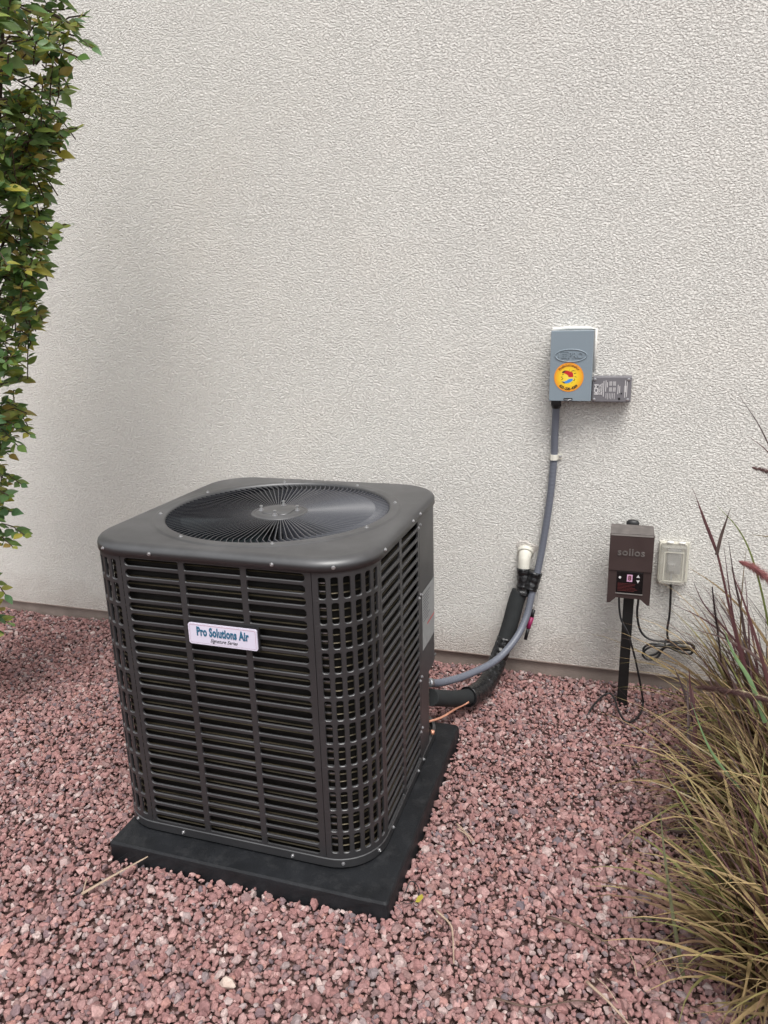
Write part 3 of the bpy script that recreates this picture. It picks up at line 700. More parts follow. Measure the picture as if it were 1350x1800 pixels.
# latch at the bottom edge
MB().box((DX0 + 0.050, DY - 0.0012, DZ0 + 0.003), (DX0 + 0.080, DY - 0.0002, DZ0 + 0.010)).build('latch_recess', 'black', cover)
mb = MB(); mb.tube([(DX0 + 0.053, DY - 0.003, DZ0 + 0.006), (DX0 + 0.065, DY - 0.004, DZ0 + 0.003), (DX0 + 0.077, DY - 0.003, DZ0 + 0.006)], 0.0014, 6); mb.build('latch', 'silver', cover)
# sticker
SC = Vector((0.7272, DY - 0.0006, 1.1732)); SRD = 0.0495
mb = MB(); mb.loft([[(SC.x + SRD * math.cos(a), SC.y, SC.z + SRD * math.sin(a)) for a in la], [(SC.x + SRD * math.cos(a), SC.y - 0.0003, SC.z + SRD * math.sin(a)) for a in la]], cap1=True)
stk = mb.build('round_sticker', 'sticker', cover, loc=SC)
def on_arc(s, r, a_mid, a_span, mt, size, flip=False):
    n = len(s)
    for i, ch in enumerate(s):
        t = (i / (n - 1) - 0.5) * a_span; a = math.radians(a_mid - t if not flip else a_mid + t)
        out = Vector((math.cos(a), 0, math.sin(a))); p = SC + out * r + Vector((0, -0.0007, 0))
        up = -out if flip else out; xd = Vector((up.z, 0, -up.x))
        text(ch, 'lettering', mt, stk, p, xd, up, size, 1.0, 0.0005, depth=0.0002)
on_arc('ProSolutionsAir', 0.0405, 90, 100, 's_brown', 0.0112)
on_arc('623-228-4209', 0.0400, 270, 86, 's_blk', 0.0118, True)
def flat(pts, nm, mt, par, y):
    mb = MB(); P = [(SC.x + u, y, SC.z + v) for u, v in pts]; mb.loft([P, [(a, y - 0.0002, b) for a, _, b in P]], cap1=True); return mb.build(nm, mt, par)
k = 1 / 9000.0
def lp_(pts): return [((x - 690) * k, (555 - y) * k) for x, y in pts]
flat(lp_([(480, 410), (500, 375), (560, 350), (640, 350), (700, 375), (790, 400), (815, 450), (822, 545), (740, 550), (680, 548), (670, 505), (610, 460), (545, 430)])[::-1], 'red_flame_emblem', 's_red', stk, SC.y - 0.0005)
flat(lp_([(478, 425), (495, 380), (560, 348), (620, 352), (560, 385), (530, 430)])[::-1], 'dark_tip', 's_blk', stk, SC.y - 0.0008)
flat(lp_([(480, 685), (560, 690), (640, 655), (690, 610), (820, 595), (805, 660), (740, 710), (640, 745), (560, 740)])[::-1], 'blue_flame_emblem', 's_blue', stk, SC.y - 0.0005)
flat(lp_([(475, 680), (560, 705), (590, 740), (545, 735)])[::-1], 'dark_tip', 's_blk', stk, SC.y - 0.0008)
for q in ([(730, 375), (820, 345), (900, 370), (850, 365)], [(835, 430), (915, 420), (870, 455)], [(860, 520), (940, 560), (870, 545)], [(850, 590), (885, 620), (860, 665), (810, 660), (865, 640)], [(440, 540), (520, 545), (470, 565)], [(465, 635), (505, 580), (525, 600), (480, 640)], [(680, 350), (710, 315), (700, 355)], [(700, 725), (665, 785), (690, 750)], [(800, 700), (780, 760), (785, 720)], [(490, 460), (535, 470), (510, 490)]):
    flat(lp_(q)[::-1], 'flame_ray', 's_blk', stk, SC.y - 0.0005)
# caulk around the enclosure
mb = MB(); mb.tube([(DX0 - 0.002, WY - 0.002, DZ1 - 0.01), (DX0 - 0.001, WY - 0.002, DZ1 + 0.003), (DX0 + 0.05, WY - 0.002, DZ1 + 0.006), (DX1 - 0.02, WY - 0.002, DZ1 + 0.005), (DX1 + 0.003, WY - 0.002, DZ1 + 0.002), (DX1 + 0.003, WY - 0.002, DZ0 + 0.10)], 0.0055, 8, flat=1.0); mb.build('caulk_bead', 'white', db)
MB().box((0.668, DY + 0.02, DZ0 - 0.017), (0.700, WY - 0.02, DZ0 + 0.002), 0.003).build('conduit_hub', 'black', db)

# surge protector beside it
cb = thing('surge_protector', 'small dark grey module with white print, beside the disconnect box on the wall', 'control module', (0.869, WY, 1.086))
CX0, CX1, CZ0, CZ1, CY = 0.8055, 0.9345, 1.0855, 1.172, 0.846
body = MB().box((CX0, CY, CZ0), (CX1, WY - 0.001, CZ1), 0.003).build('housing', 'ctrl', cb)
for x in (CX0 + 0.008, CX1 - 0.010):
    for z in (CZ0 + 0.009, CZ1 - 0.009):
        o = link('screw', sm, 'screw', body, (x, CY, z)); o.rotation_euler = Vector((0, -1, 0)).to_track_quat('Z', 'Y').to_euler()
up, lf = (0, 0, 1), (-1, 0, 0)
text('ICM', 'lettering', 'led', body, (CX0 + 0.0145, CY - 0.0006, 1.1285), up, lf, 0.0185, 1.12, 0.0008)
text('ICM517A', 'lettering', 'led', body, (CX0 + 0.0265, CY - 0.0006, 1.1285), up, lf, 0.0125, 0.72, 0.0003)
mb = MB()
def bar(x, z0, z1, w_=0.0011):
    z0, z1 = 1.129 + (z0 - 1.117) * 1.45, 1.129 + (z1 - 1.117) * 1.45
    mb.box((x - w_, CY - 0.0006, z0), (x + w_, CY - 0.0002, z1))
for x, z0, z1 in ((0.838, 1.104, 1.132), (0.8435, 1.100, 1.137), (0.8505, 1.112, 1.138), (0.8555, 1.122, 1.134)): bar(x, z0, z1)
for i in range(2):
    for j in range(2):
        for q in range(3):
            bar(0.8630 + i * 0.0125 + q * 0.0032, 1.112 + j * 0.014, 1.122 + j * 0.014, 0.0008)
for i in range(6): bar(0.8525 + i * 0.0055, 1.096 - 0.002 * (i % 2), 1.108, 0.0007)
for x, z0, z1 in ((0.891, 1.106, 1.128), (0.8965, 1.109, 1.125), (0.914, 1.098, 1.138), (0.920, 1.100, 1.136), (0.9125, 1.111, 1.126), (0.9165, 1.111, 1.126)): bar(x, z0, z1)
mb.build('fine_print', 'led', body)
MB().box((0.893, CY - 0.0008, 1.0935), (0.9, CY - 0.0002, 1.101)).build('indicator_window', 'black', body)
MB().box((0.9005, CY - 0.0012, 1.113), (0.905, CY - 0.0002, 1.118)).build('button', 'black', body)

# ------------------------------------------------------------------ flexible conduit
wh = thing('flexible_conduit', 'grey flexible conduit running down the wall and curving to the cooling unit', 'conduit', (0.682, WY, 1.0))
wp = spline([(0.6835, 0.872, 1.082), (0.6825, 0.880, 1.02), (0.6813, 0.886, 0.95), (0.6812, 0.889, 0.879), (0.6735, 0.886, 0.736), (0.6575, 0.878, 0.582), (0.6396, 0.861, 0.45), (0.6218, 0.836, 0.354), (0.6062, 0.806, 0.2714), (0.573, 0.746, 0.2006), (0.5135, 0.656, 0.150), (0.4331, 0.526, 0.1475), (0.372, 0.41, 0.172), (0.345, 0.345, 0.200)], 60)
mb = MB(); nW = len(wp); mb.tube(wp, lambda t: 0.0132 + 0.00022 * math.sin(t * nW * 2 * PI / 6.0), 14); mb.build('conduit_tube', 'whip', wh)
d_ = (wp[-1] - wp[-8]).normalized(); e_ = wp[-1]
mb = MB(); mb.tube([e_ - d_ * 0.006, e_ + d_ * 0.012], 0.0165, 8); mb.tube([e_ + d_ * 0.012, e_ + d_ * 0.028], 0.0125, 12); mb.tube([e_ + d_ * 0.028, e_ + d_ * 0.036], 0.0165, 6); mb.tube([e_ + d_ * 0.036, e_ + d_ * 0.075], 0.011, 10); mb.build('end_fitting', 'silver', wh)
mb = MB(); mb.tube([(0.6838, 0.868, 1.10), (0.6835, 0.872, 1.070), (0.6833, 0.874, 1.06)], 0.0150, 10); mb.tube([(0.6835, 0.872, 1.075), (0.6833, 0.8735, 1.066)], 0.0175, 8); mb.build('top_fitting', 'black', wh)
st = MB()
prof = [(0.6675, WY - 0.001), (0.6665, 0.885), (0.671, 0.874), (0.681, 0.871), (0.691, 0.874), (0.6955, 0.886), (0.6965, WY - 0.006), (0.7075, WY - 0.006), (0.7075, WY - 0.001)]
st.loft([[(x, y, z) for x, y in prof] for z in (0.868, 0.888)], cap0=True, cap1=True); st.build('wall_strap', 'strap', wh)
o = link('screw', sm, 'screw', wh, (0.7025, WY - 0.006, 0.878)); o.rotation_euler = Vector((0, -1, 0)).to_track_quat('Z', 'Y').to_euler()

# ------------------------------------------------------------------ refrigerant lines
ls = thing('refrigerant_lines', 'black insulated refrigerant pipes from a white wall sleeve to the cooling unit', 'pipes', (0.586, WY, 0.45))
mb = MB(); mb.tube(spline([(0.5860, 0.925, 0.502), (0.5862, 0.900, 0.500), (0.5850, 0.880, 0.480), (0.5842, 0.872, 0.445), (0.5838, 0.872, 0.425)], 6), lambda t: 0.030 - 0.0075 * min(1, t * 1.6), 16); mb.build('pipe_sleeve', 'cream', ls)
mb = MB(); mb.tube([(0.5862, 0.908, 0.506), (0.5860, 0.892, 0.496)], 0.0300, 16); mb.build('sleeve_collar', 'cream', ls)
mb = MB(); a2 = []
for k in range(20):
    a = 2 * PI * k / 20; q = 1 + 0.16 * math.sin(3 * a + 1) + 0.1 * math.sin(5 * a); a2.append((0.588 + 0.040 * q * math.cos(a), 0.512 + 0.036 * q * math.sin(a)))
mb.loft([[(x, WY - 0.0005, z) for x, z in a2], [(0.588 + (x - 0.588) * 0.75, WY - 0.005, 0.512 + (z - 0.512) * 0.75) for x, z in a2]], cap1=True, smooth=True); mb.build('sealant_patch', 'stucco', ls)
main = spline([(0.5842, 0.868, 0.440), (0.5792, 0.8620, 0.3749), (0.5628, 0.8480, 0.3201), (0.5479, 0.8250, 0.2476), (0.5310, 0.8000, 0.1780), (0.5113, 0.7650, 0.1129), (0.4969, 0.7100, 0.0713), (0.4767, 0.6300, 0.0509), (0.4473, 0.5400, 0.0604), (0.4105, 0.4400, 0.0985), (0.3586, 0.3000, 0.1720)], 16)
def rmain(t):
    if t < 0.07: return 0.0235
    if t < 0.16: return 0.0265 + 0.0012 * math.sin(t * 260)
    if t < 0.42: return 0.0315 - 0.008 * max(0, t - 0.34)
    if t < 0.83: return 0.0350 + 0.0010 * math.sin(t * 420) + 0.0006 * math.sin(t * 137)
    return 0.0305
n = len(main)
mb = MB(); mb.tube(main[int(n * 0.14):int(n * 0.42)], 0.0310, 16); mb.build('foam_sleeve', 'foam', ls)
mb = MB(); i0, i1 = int(n * 0.40), int(n * 0.83); mb.tube(main[i0:i1], lambda t: 0.0325 + 0.004 * t + 0.0007 * math.sin(t * 90) + 0.0006 * math.sin(t * 41), 18); mb.build('black_wrap', 'tape', ls)
mb = MB(); mb.tube(main[int(n * 0.80):], 0.0285, 16); mb.build('foam_end', 'foam', ls)
mb = MB(); seg = main[:int(n * 0.17)]
seg2 = [p + Vector((0.016 * (i / len(seg)), 0, 0)) for i, p in enumerate(seg)]
mb.tube([seg2[0] + Vector((0, 0.001, 0.004))] + seg2, lambda t: 0.0255 + 0.0009 * math.sin(t * 23) + 0.0006 * math.sin(t * 51 + 1) + 0.006 * t, 18); mb.build('tape_wrap', 'tape', ls)
mb = MB(); c_ = [Vector((0.6300, 0.862, 0.437)), Vector((0.6210, 0.855, 0.400)), Vector((0.6130, 0.845, 0.368))]
mb.tube(spline(c_, 8), lambda t: 0.0270 + 0.0008 * math.sin(t * 19), 14); mb.build('tape_wrap', 'tape', ls)
# seam tape with lighter line
mb = MB()
for k in range(i0 + 4, i1 - 6):
    pass
sp_ = [main[k] + Vector((-0.004, -0.026, 0.024)) for k in range(int(n * 0.60), int(n * 0.80))]
mb.tube(sp_, 0.0022, 5); mb.build('seam_line', 'ctrl', ls)
sp2 = [main[k] + Vector((-0.026, -0.020, 0.006)) for k in range(int(n * 0.41), int(n * 0.62))]
mb = MB(); mb.tube(sp2, 0.0055, 7); mb.build('thin_line', 'black', ls)
mb = MB(); mb.tube(spline([(0.452, 0.470, 0.074), (0.415, 0.415, 0.072), (0.385, 0.330, 0.083), (0.345, 0.26, 0.10), (0.31, 0.235, 0.105)], 6), 0.0040, 10); mb.tube([(0.384, 0.2240, 0.098), (0.3835, 0.2225, 0.086)], 0.006, 8); mb.build('copper_pipe', 'copper', ls)
mb = MB(); mb.tube([(0.628, 0.855, 0.285), (0.622, 0.848, 0.255)], 0.0075, 8); mb.tube([(0.612, 0.835, 0.215), (0.603, 0.825, 0.170)], 0.0065, 8); mb.build('cap_tube', 'black', ls)
mb = MB(); mb.tube([(0.6225, 0.848, 0.256), (0.6115, 0.835, 0.214)], 0.0090, 10); mb.build('valve_cap', 'pink', ls)

# ------------------------------------------------------------------ lighting transformer on a post
tr = thing('lighting_transformer', 'bronze metal box with small display, standing on a black post by the wall', 'transformer', (0.966, 0.745, 0.0))
MB().box((0.9515, 0.738, -0.04), (0.9865, 0.760, 0.62), 0.002).build('post', 'post', tr)
TX0, TX1 = 0.8945, 1.0375; TY0, TY1 = 0.700, 0.812
mb = MB(); mb.box((TX0 + 0.004, TY0 + 0.008, 0.428), (TX1 - 0.004, TY1, 0.652), 0.0015)
# side cheeks that drop in points below the box
for x0, x1, sgn in ((TX0 + 0.001, TX0 + 0.004, 1), (TX1 - 0.004, TX1 - 0.001, -1)):
    q = [(0.706, 0.54), (0.706, 0.404), (0.735, 0.404), (0.76, 0.43), (0.81, 0.43), (0.81, 0.54)]
    mb.loft([[(x0, y, z) for y, z in q], [(x1, y, z) for y, z in q]], cap0=True, cap1=True)
case = mb.build('case', 'bronze', tr)
fx0, fx1 = TX0 + 0.0005, TX1 - 0.0005
q = [(fx0, 0.540), (fx0, 0.403), (fx0 + 0.010, 0.403), (fx0 + 0.030, 0.424), (fx0 + 0.034, 0.424), (fx0 + 0.040, 0.424), (fx1 - 0.040, 0.424), (fx1 - 0.034, 0.424), (fx1 - 0.030, 0.422), (fx1 - 0.008, 0.403), (fx1, 0.403), (fx1, 0.540)]
mb = MB(); mb.loft([[(x, 0.7065, z) for x, z in q], [(x, 0.7045, z) for x, z in q]], cap0=True, cap1=True); mb.build('face_plate', 'bronze', tr)
mb = MB(); mb.box((TX0, TY0, 0.5255), (TX1, TY0 + 0.004, 0.6555), 0.001); mb.box((TX0, TY0 + 0.0042, 0.53), (TX0 + 0.003, TY1, 0.6555)); mb.box((TX1 - 0.003, TY0 + 0.0042, 0.53), (TX1, TY1, 0.6555)); hood = mb.build('hood', 'bronze', tr)
MB().box((TX0 + 0.0005, TY0 + 0.001, 0.656), (TX1 - 0.0005, TY1 + 0.003, 0.6595), 0.001).build('hood_top', 'bronze_top', tr)
MB().box((TX0 + 0.003, TY0 - 0.0014, 0.6515), (TX1 - 0.003, TY0 + 0.0006, 0.6565)).build('bright_edge', 'rim', tr)
text('sollos', 'embossed_lettering', 'bronze_top', hood, (0.966, TY0 - 0.0004, 0.5925), (1, 0, 0), (0, 0, 1), 0.034, 1.05, 0.0006, depth=0.0026, spacing=1.08)  # paler colour paints in the light that raised letters catch
mb = MB()
for x, z in ((0.9605, 0.6145), (0.9665, 0.6175), (0.9725, 0.6145)): mb.box((x - 0.001, TY0 - 0.0012, z - 0.001), (x + 0.001, TY0, z + 0.001))
mb.build('embossed_dots', 'bronze', hood)
MB().box((0.924, 0.7018, 0.4435), (1.0105, 0.7043, 0.5215), 0.0008).build('control_panel', 'panel_black', tr)
MB().box((0.922, 0.7005, 0.4405), (1.0115, 0.7042, 0.4432)).build('bright_edge', 'rim', tr)
cp = MB(); cp.box((0.9575, 0.7008, 0.487), (0.9755, 0.7016, 0.5125)); disp = cp.build('digit_display', 'disp', tr)
text('8', 'lettering', 'panel_red', disp, (0.9665, 0.7004, 0.4997), (1, 0, 0), (0, 0, 1), 0.024, 0.95, 0.0006)
mb = MB(); mb.loft([[(0.9345 + 0.0042 * math.cos(a), y, 0.5005 + 0.0042 * math.sin(a)) for a in la] for y in (0.7017, 0.7006)], cap1=True); mb.build('indicator_lamp', 'led', tr)
for z0, z1 in ((0.504, 0.514), (0.494, 0.484)):
    mb = MB(); q = [(0.9885, z0), (0.9995, z0), (0.994, z1)]; mb.loft([[(x, 0.7017, z) for x, z in q], [(x, 0.7008, z) for x, z in q]], cap1=True); mb.build('arrow_button', 'led', tr)
mb = MB()
for k in range(6): mb.box((0.928, 0.7012, 0.4520 + k * 0.0052), (0.965 + 0.038 * rnd.random(), 0.7016, 0.4535 + k * 0.0052))
mb.build('fine_print', 'panel_red', tr)
mb = MB(); mb.loft([[(0.968 + r * math.cos(a), 0.842 + r * math.sin(a) * 0.6, z) for a in la] for r, z in ((0.022, 0.62), (0.022, 0.662), (0.016, 0.668), (0.008, 0.670))], cap0=True, cap1=True, smooth=True); mb.build('photo_sensor', 'black', tr)
MB().box((0.955, TY1, 0.60), (0.981, 0.85, 0.625)).build('sensor_bracket', 'black', tr)

# outlet with weather cover
ou = thing('outlet_cover', 'cloudy clear plastic weather cover over an outlet, right of the bronze box', 'outlet', (1.115, WY, 0.43))
OX0, OX1, OZ0, OZ1 = 1.069, 1.158, 0.434, 0.577
MB().box((OX0 - 0.004, 0.896, OZ0 - 0.004), (OX1 + 0.010, WY - 0.0005, OZ1 + 0.004), 0.002).build('back_plate', 'clear_edge', ou)
MB().box((1.094, 0.884, 0.462), (1.142, 0.896, 0.556), 0.003).build('receptacle', 'rec', ou)
mb = MB(); mb.box((1.098, 0.862, 0.478), (1.122, 0.8835, 0.507), 0.003); mb.tube(spline([(1.111, 0.873, 0.480), (1.111, 0.872, 0.455), (1.112, 0.873, 0.430)], 4), 0.0045, 8); mb.build('plug', 'rec', ou)
def open_box(x0, x1, y0, y1, z0, z1, t):
    mb = MB(); o_ = rrect((x1 - x0) / 2, (z1 - z0) / 2, 0.010, 4, (x0 + x1) / 2, (z0 + z1) / 2); i_ = rrect((x1 - x0) / 2 - t, (z1 - z0) / 2 - t, 0.008, 4, (x0 + x1) / 2, (z0 + z1) / 2)
    fr_ = rrect((x1 - x0) / 2 - 0.004, (z1 - z0) / 2 - 0.004, 0.008, 4, (x0 + x1) / 2, (z0 + z1) / 2)
    mb.loft([[(x, y1, z) for x, z in i_], [(x, y0 + t, z) for x, z in i_]], cap1=True, smooth=False)
    mb.loft([[(x, y1, z) for x, z in o_], [(x, y0 + 0.004, z) for x, z in o_], [(x, y0, z) for x, z in fr_]], cap1=True, smooth=False); return mb
open_box(OX0, OX1, 0.846, 0.895, OZ0, OZ1, 0.002).build('clear_lid', 'clear', ou)
mb = MB(); o1 = rrect(0.0445, 0.0715, 0.010, 4, (OX0 + OX1) / 2, (OZ0 + OZ1) / 2); o2_ = rrect(0.0475, 0.0745, 0.012, 4, (OX0 + OX1) / 2, (OZ0 + OZ1) / 2)
mb.loft([[(x, 0.8945, z) for x, z in o1], [(x, 0.880, z) for x, z in o1], [(x, 0.880, z) for x, z in o2_], [(x, 0.8945, z) for x, z in o2_]]); mb.build('lid_rim', 'clear_edge', ou)
mb = MB(); i1_ = rrect(0.0335, 0.0560, 0.004, 4, (OX0 + OX1) / 2 + 0.001, (OZ0 + OZ1) / 2 - 0.003); i2_ = rrect(0.0300, 0.0525, 0.004, 4, (OX0 + OX1) / 2 + 0.001, (OZ0 + OZ1) / 2 - 0.003)
mb.loft([[(x, 0.8455, z) for x, z in i1_], [(x, 0.8435, z) for x, z in i1_], [(x, 0.8435, z) for x, z in i2_], [(x, 0.8455, z) for x, z in i2_]]); mb.build('raised_rib', 'clear_edge', ou)
for x in (1.089, 1.129): 
    mb = MB(); mb.tube([(x, 0.880, OZ1 + 0.006), (x + 0.022, 0.880, OZ1 + 0.006)], 0.005, 8); mb.build('hinge', 'white', ou)

# cables
def cable(pts, r, name='cable', m_='black', n=9, sides=8):
    mb = MB(); mb.tube(spline(pts, n), r, sides); return mb
c1_ = thing('power_cord', 'black power cord looped in a bundle below the clear outlet cover', 'cord', (1.112, 0.876, 0.43))
pts = [(1.0035, 0.800, 0.43), (1.0045, 0.840, 0.36), (1.0050, 0.868, 0.30), (1.0200, 0.876, 0.235), (1.0517, 0.876, 0.203), (1.105, 0.876, 0.198), (1.170, 0.874, 0.204), (1.206, 0.872, 0.196), (1.207, 0.872, 0.180), (1.170, 0.870, 0.176), (1.115, 0.868, 0.186), (1.062, 0.866, 0.188), (1.036, 0.866, 0.166), (1.048, 0.866, 0.140), (1.080, 0.868, 0.148), (1.112, 0.866, 0.180),
       (1.160, 0.864, 0.191), (1.200, 0.864, 0.186), (1.200, 0.864, 0.166), (1.160, 0.862, 0.170), (1.110, 0.860, 0.187), (1.060, 0.860, 0.178), (1.034, 0.860, 0.148), (1.052, 0.860, 0.126), (1.086, 0.862, 0.138), (1.110, 0.864, 0.182), (1.150, 0.868, 0.200), (1.195, 0.868, 0.204), (1.210, 0.868, 0.19), (1.18, 0.866, 0.184), (1.125, 0.870, 0.205), (1.1140, 0.874, 0.245), (1.1172, 0.876, 0.300), (1.1165, 0.876, 0.360), (1.1125, 0.876, 0.440)]
cable(pts, 0.0042).build('cord_loops', 'black', c1_)
mb = MB(); mb.tube([(1.106, 0.864, 0.170), (1.109, 0.852, 0.185), (1.112, 0.864, 0.207), (1.112, 0.884, 0.205), (1.108, 0.884, 0.175), (1.106, 0.864, 0.170)], 0.002, 6); mb.build('cord_tie', 'black', c1_)
c2_ = thing('low_voltage_cable', 'thin dark cable hanging from the bronze box and looping on the gravel', 'cable', (0.94, 0.73, 0.42))
cable([(0.9350, 0.735, 0.44), (0.9380, 0.728, 0.385), (0.9480, 0.722, 0.335), (0.9749, 0.712, 0.285), (1.0010, 0.706, 0.205), (1.0200, 0.704, 0.130), (1.0350, 0.708, 0.060), (1.0411, 0.7103, 0.022), (1.0300, 0.650, 0.014), (1.0015, 0.590, 0.014), (0.975, 0.588, 0.020), (0.9580, 0.640, 0.020), (0.9425, 0.720, 0.022), (0.925, 0.752, 0.024), (0.9021, 0.735, 0.020), (0.875, 0.680, 0.014), (0.8585, 0.6304, 0.006), (0.852, 0.61, -0.01)], 0.0036).build('cable_run', 'black', c2_)

# ------------------------------------------------------------------ dry litter on the gravel
def litter(name, label, cat, pts, r, m_, group=None, flat_=0.6):
    o = MB(); sp = spline(pts, 5); o.tube(sp, lambda t: r * (1 - 0.55 * t), 5, flat=flat_); ob = o.build(name, m_, None, loc=pts[0]); ob['label'] = label; ob['category'] = cat
    if group: ob['group'] = group
G = 'dry stalks lying on the gravel'
litter('dry_stalk', 'pale broad dry stalk leaning on the front left corner of the pad', 'dry stalk', [(-0.325, -0.60, 0.010), (-0.275, -0.530, 0.022), (-0.222, -0.462, 0.034)], 0.0052, 'straw')
litter('dry_stalk', 'pale thin stalk pair right of the pad, halfway along its side', 'dry stalk', [(0.5300, -0.085, 0.012), (0.560, -0.115, 0.014), (0.592, -0.142, 0.010)], 0.0030, 'straw')
litter('dry_stalk', 'straw stalk lying next to the pair right of the pad', 'dry stalk', [(0.535, -0.105, 0.012), (0.565, -0.125, 0.014), (0.585, -0.150, 0.010)], 0.0026, 'straw')
litter('twig', 'dark branching twig on the gravel left of the front grass', 'twig', [(0.805, -0.350, 0.012), (0.87, -0.360, 0.016), (0.930, -0.385, 0.016), (0.985, -0.42, 0.012)], 0.0040, 'twig')
litter('dry_stalk', 'bent tan stalk in front of the right pad corner', 'dry stalk', [(0.548, -0.405, 0.013), (0.590, -0.440, 0.018), (0.604, -0.470, 0.016), (0.622, -0.540, 0.012)], 0.0032, 'straw')
litter('dry_stalk', 'long pale stalk crossing the gravel below the front grass', 'dry stalk', [(0.905, -0.505, 0.013), (0.955, -0.55, 0.018), (1.01, -0.60, 0.012)], 0.0038, 'straw')
litter('twig', 'thin reddish twig low in the picture, right of centre', 'twig', [(0.72, -0.600, 0.014), (0.80, -0.605, 0.020), (0.88, -0.565, 0.018), (0.93, -0.55, 0.012)], 0.0028, 'twig')
litter('dry_stalk', 'short white stalk lying near the middle grass clump', 'dry stalk', [(1.055, 0.440, 0.013), (1.105, 0.430, 0.018), (1.150, 0.425, 0.016)], 0.0034, 'straw')
litter('twig', 'slender brown twig reaching left from the middle grass clump', 'twig', [(0.900, 0.13, 0.012), (0.98, 0.18, 0.020), (1.08, 0.23, 0.026)], 0.0024, 'twig')
litter('twig', 'curved black wire like twig beside the yellow leaf at the pad corner', 'twig', [(0.462, -0.375, 0.014), (0.470, -0.350, 0.030), (0.492, -0.360, 0.026), (0.498, -0.385, 0.016), (0.478, -0.405, 0.014), (0.456, -0.400, 0.012)], 0.0018, 'black')
litter('dry_stalk', 'short pale stalk among stones at the lower left', 'dry stalk', [(-0.345, -0.555, 0.014), (-0.332, -0.575, 0.020), (-0.322, -0.600, 0.012)], 0.0026, 'straw')
mb = MB(); mb.add([(0.494, -0.398, 0.016), (0.506, -0.402, 0.022), (0.513, -0.388, 0.026), (0.505, -0.372, 0.020), (0.496, -0.380, 0.018), (0.503, -0.388, 0.021)], [(0, 1, 5), (1, 2, 5), (2, 3, 5), (3, 4, 5), (4, 0, 5)], True)
o = mb.build('fallen_leaf', 'yellow', None, loc=(0.503, -0.388, 0.02)); o['label'] = 'small yellow fallen leaf beside the front right pad corner'; o['category'] = 'leaf'
V, Fc = VAR_NEAR[3]
def big_stone(p, s, col, label):
    mm = mat('pale_stone', col, 0.85, 0, 0.3, 90, 0.2, 0.5, 150, 0.002)
    mb = MB(); mb.add([tuple(Vector(v) * s + Vector(p)) for v in V], [tuple(f) for f in Fc]); o = mb.build('stone', mm, None, loc=p); o['label'] = label; o['category'] = 'stone'
big_stone((0.158, -0.722, 0.008), 0.0195, (0.52, 0.42, 0.36), 'largest cream stone on the gravel in front of the pad')

# ------------------------------------------------------------------ leafy shrub at the left
SHX = [(2.75, -0.30), (2.40, -0.50), (2.21, -0.545), (2.10, -0.545), (1.97, -0.625), (1.895, -0.63), (1.78, -0.70), (1.67, -0.70), (1.53, -0.745), (1.363, -0.80), (1.25, -0.90), (1.05, -0.935), (0.98, -1.06), (0.88, -1.05), (0.70, -1.06), (0.56, -1.22), (0.46, -1.17), (0.345, -1.20), (0.20, -1.30), (0.05, -1.4)]
def bound(z):
    for (z1, x1), (z0, x0) in zip(SHX, SHX[1:]):
        if z0 <= z <= z1: return x0 + (x1 - x0) * (z - z0) / (z1 - z0)
    return SHX[0][1] if z > SHX[0][0] else SHX[-1][1]
shrub = thing('leafy_shrub', 'tall leafy shrub with green and yellowing leaves at the left edge', 'shrub', (-1.48, 0.1, 0))
def leaf_mesh(sd, L_=1.0):
    r = random.Random(sd); wd = r.uniform(0.22, 0.33); cup = r.uniform(0.10, 0.30); bend = r.uniform(-0.15, 0.45); rows = []
    prof = (0.04, 0.62, 0.95, 1.0, 0.78, 0.42, 0.02)
    for i, p in enumerate(prof):
        t = i / (len(prof) - 1); x = t; z = -bend * t * t; w_ = wd * p
        rows.append([(x, -w_, z + cup * w_), (x, -w_ * 0.5, z + cup * w_ * 0.4), (x, 0, z), (x, w_ * 0.5, z + cup * w_ * 0.4), (x, w_, z + cup * w_)])
    mb = MB(); mb.loft(rows, close=False, smooth=True); return mb
LV = [leaf_mesh(i) for i in range(6)]
LVm = [l.mesh('leaf') for l in LV]
leaves = []; twigs = []
def frame(dirv, up=Vector((0, 0, 1))):
    x = dirv.normalized(); y = up.cross(x)
    if y.length < 1e-3: y = Vector((1, 0, 0))
    y.normalize(); z = x.cross(y); return Matrix((x, y, z)).transposed()
def shoot(tip, dirv, ln, nl, lsz):
    """a twig ending at tip with paired leaves"""
    b = tip - dirv * ln; side = dirv.cross(Vector((0, 0, 1))).normalized(); pts = [b, b.lerp(tip, 0.5) + Vector((0, 0, 0.01)), tip]; twigs.append((pts, 0.0022))
    for i in range(nl):
        t = 0.25 + 0.75 * i / max(1, nl - 1); p = b.lerp(tip, t); sgn = -1 if i % 2 else 1
        dd = (dirv * rnd.uniform(0.35, 0.8) + side * sgn * rnd.uniform(0.6, 1.1) + Vector((0, 0, rnd.uniform(-0.35, 0.45)))) if i < nl - 1 else dirv + Vector((0, 0, rnd.uniform(-0.2, 0.2)))
        upv = Vector((rnd.uniform(-0.4, 0.9), rnd.uniform(-1.3, 0.1), rnd.uniform(0.3, 1))).normalized()
        leaves.append((p, frame(dd, upv), lsz * rnd.uniform(0.7, 1.2)))
N_SH = 760
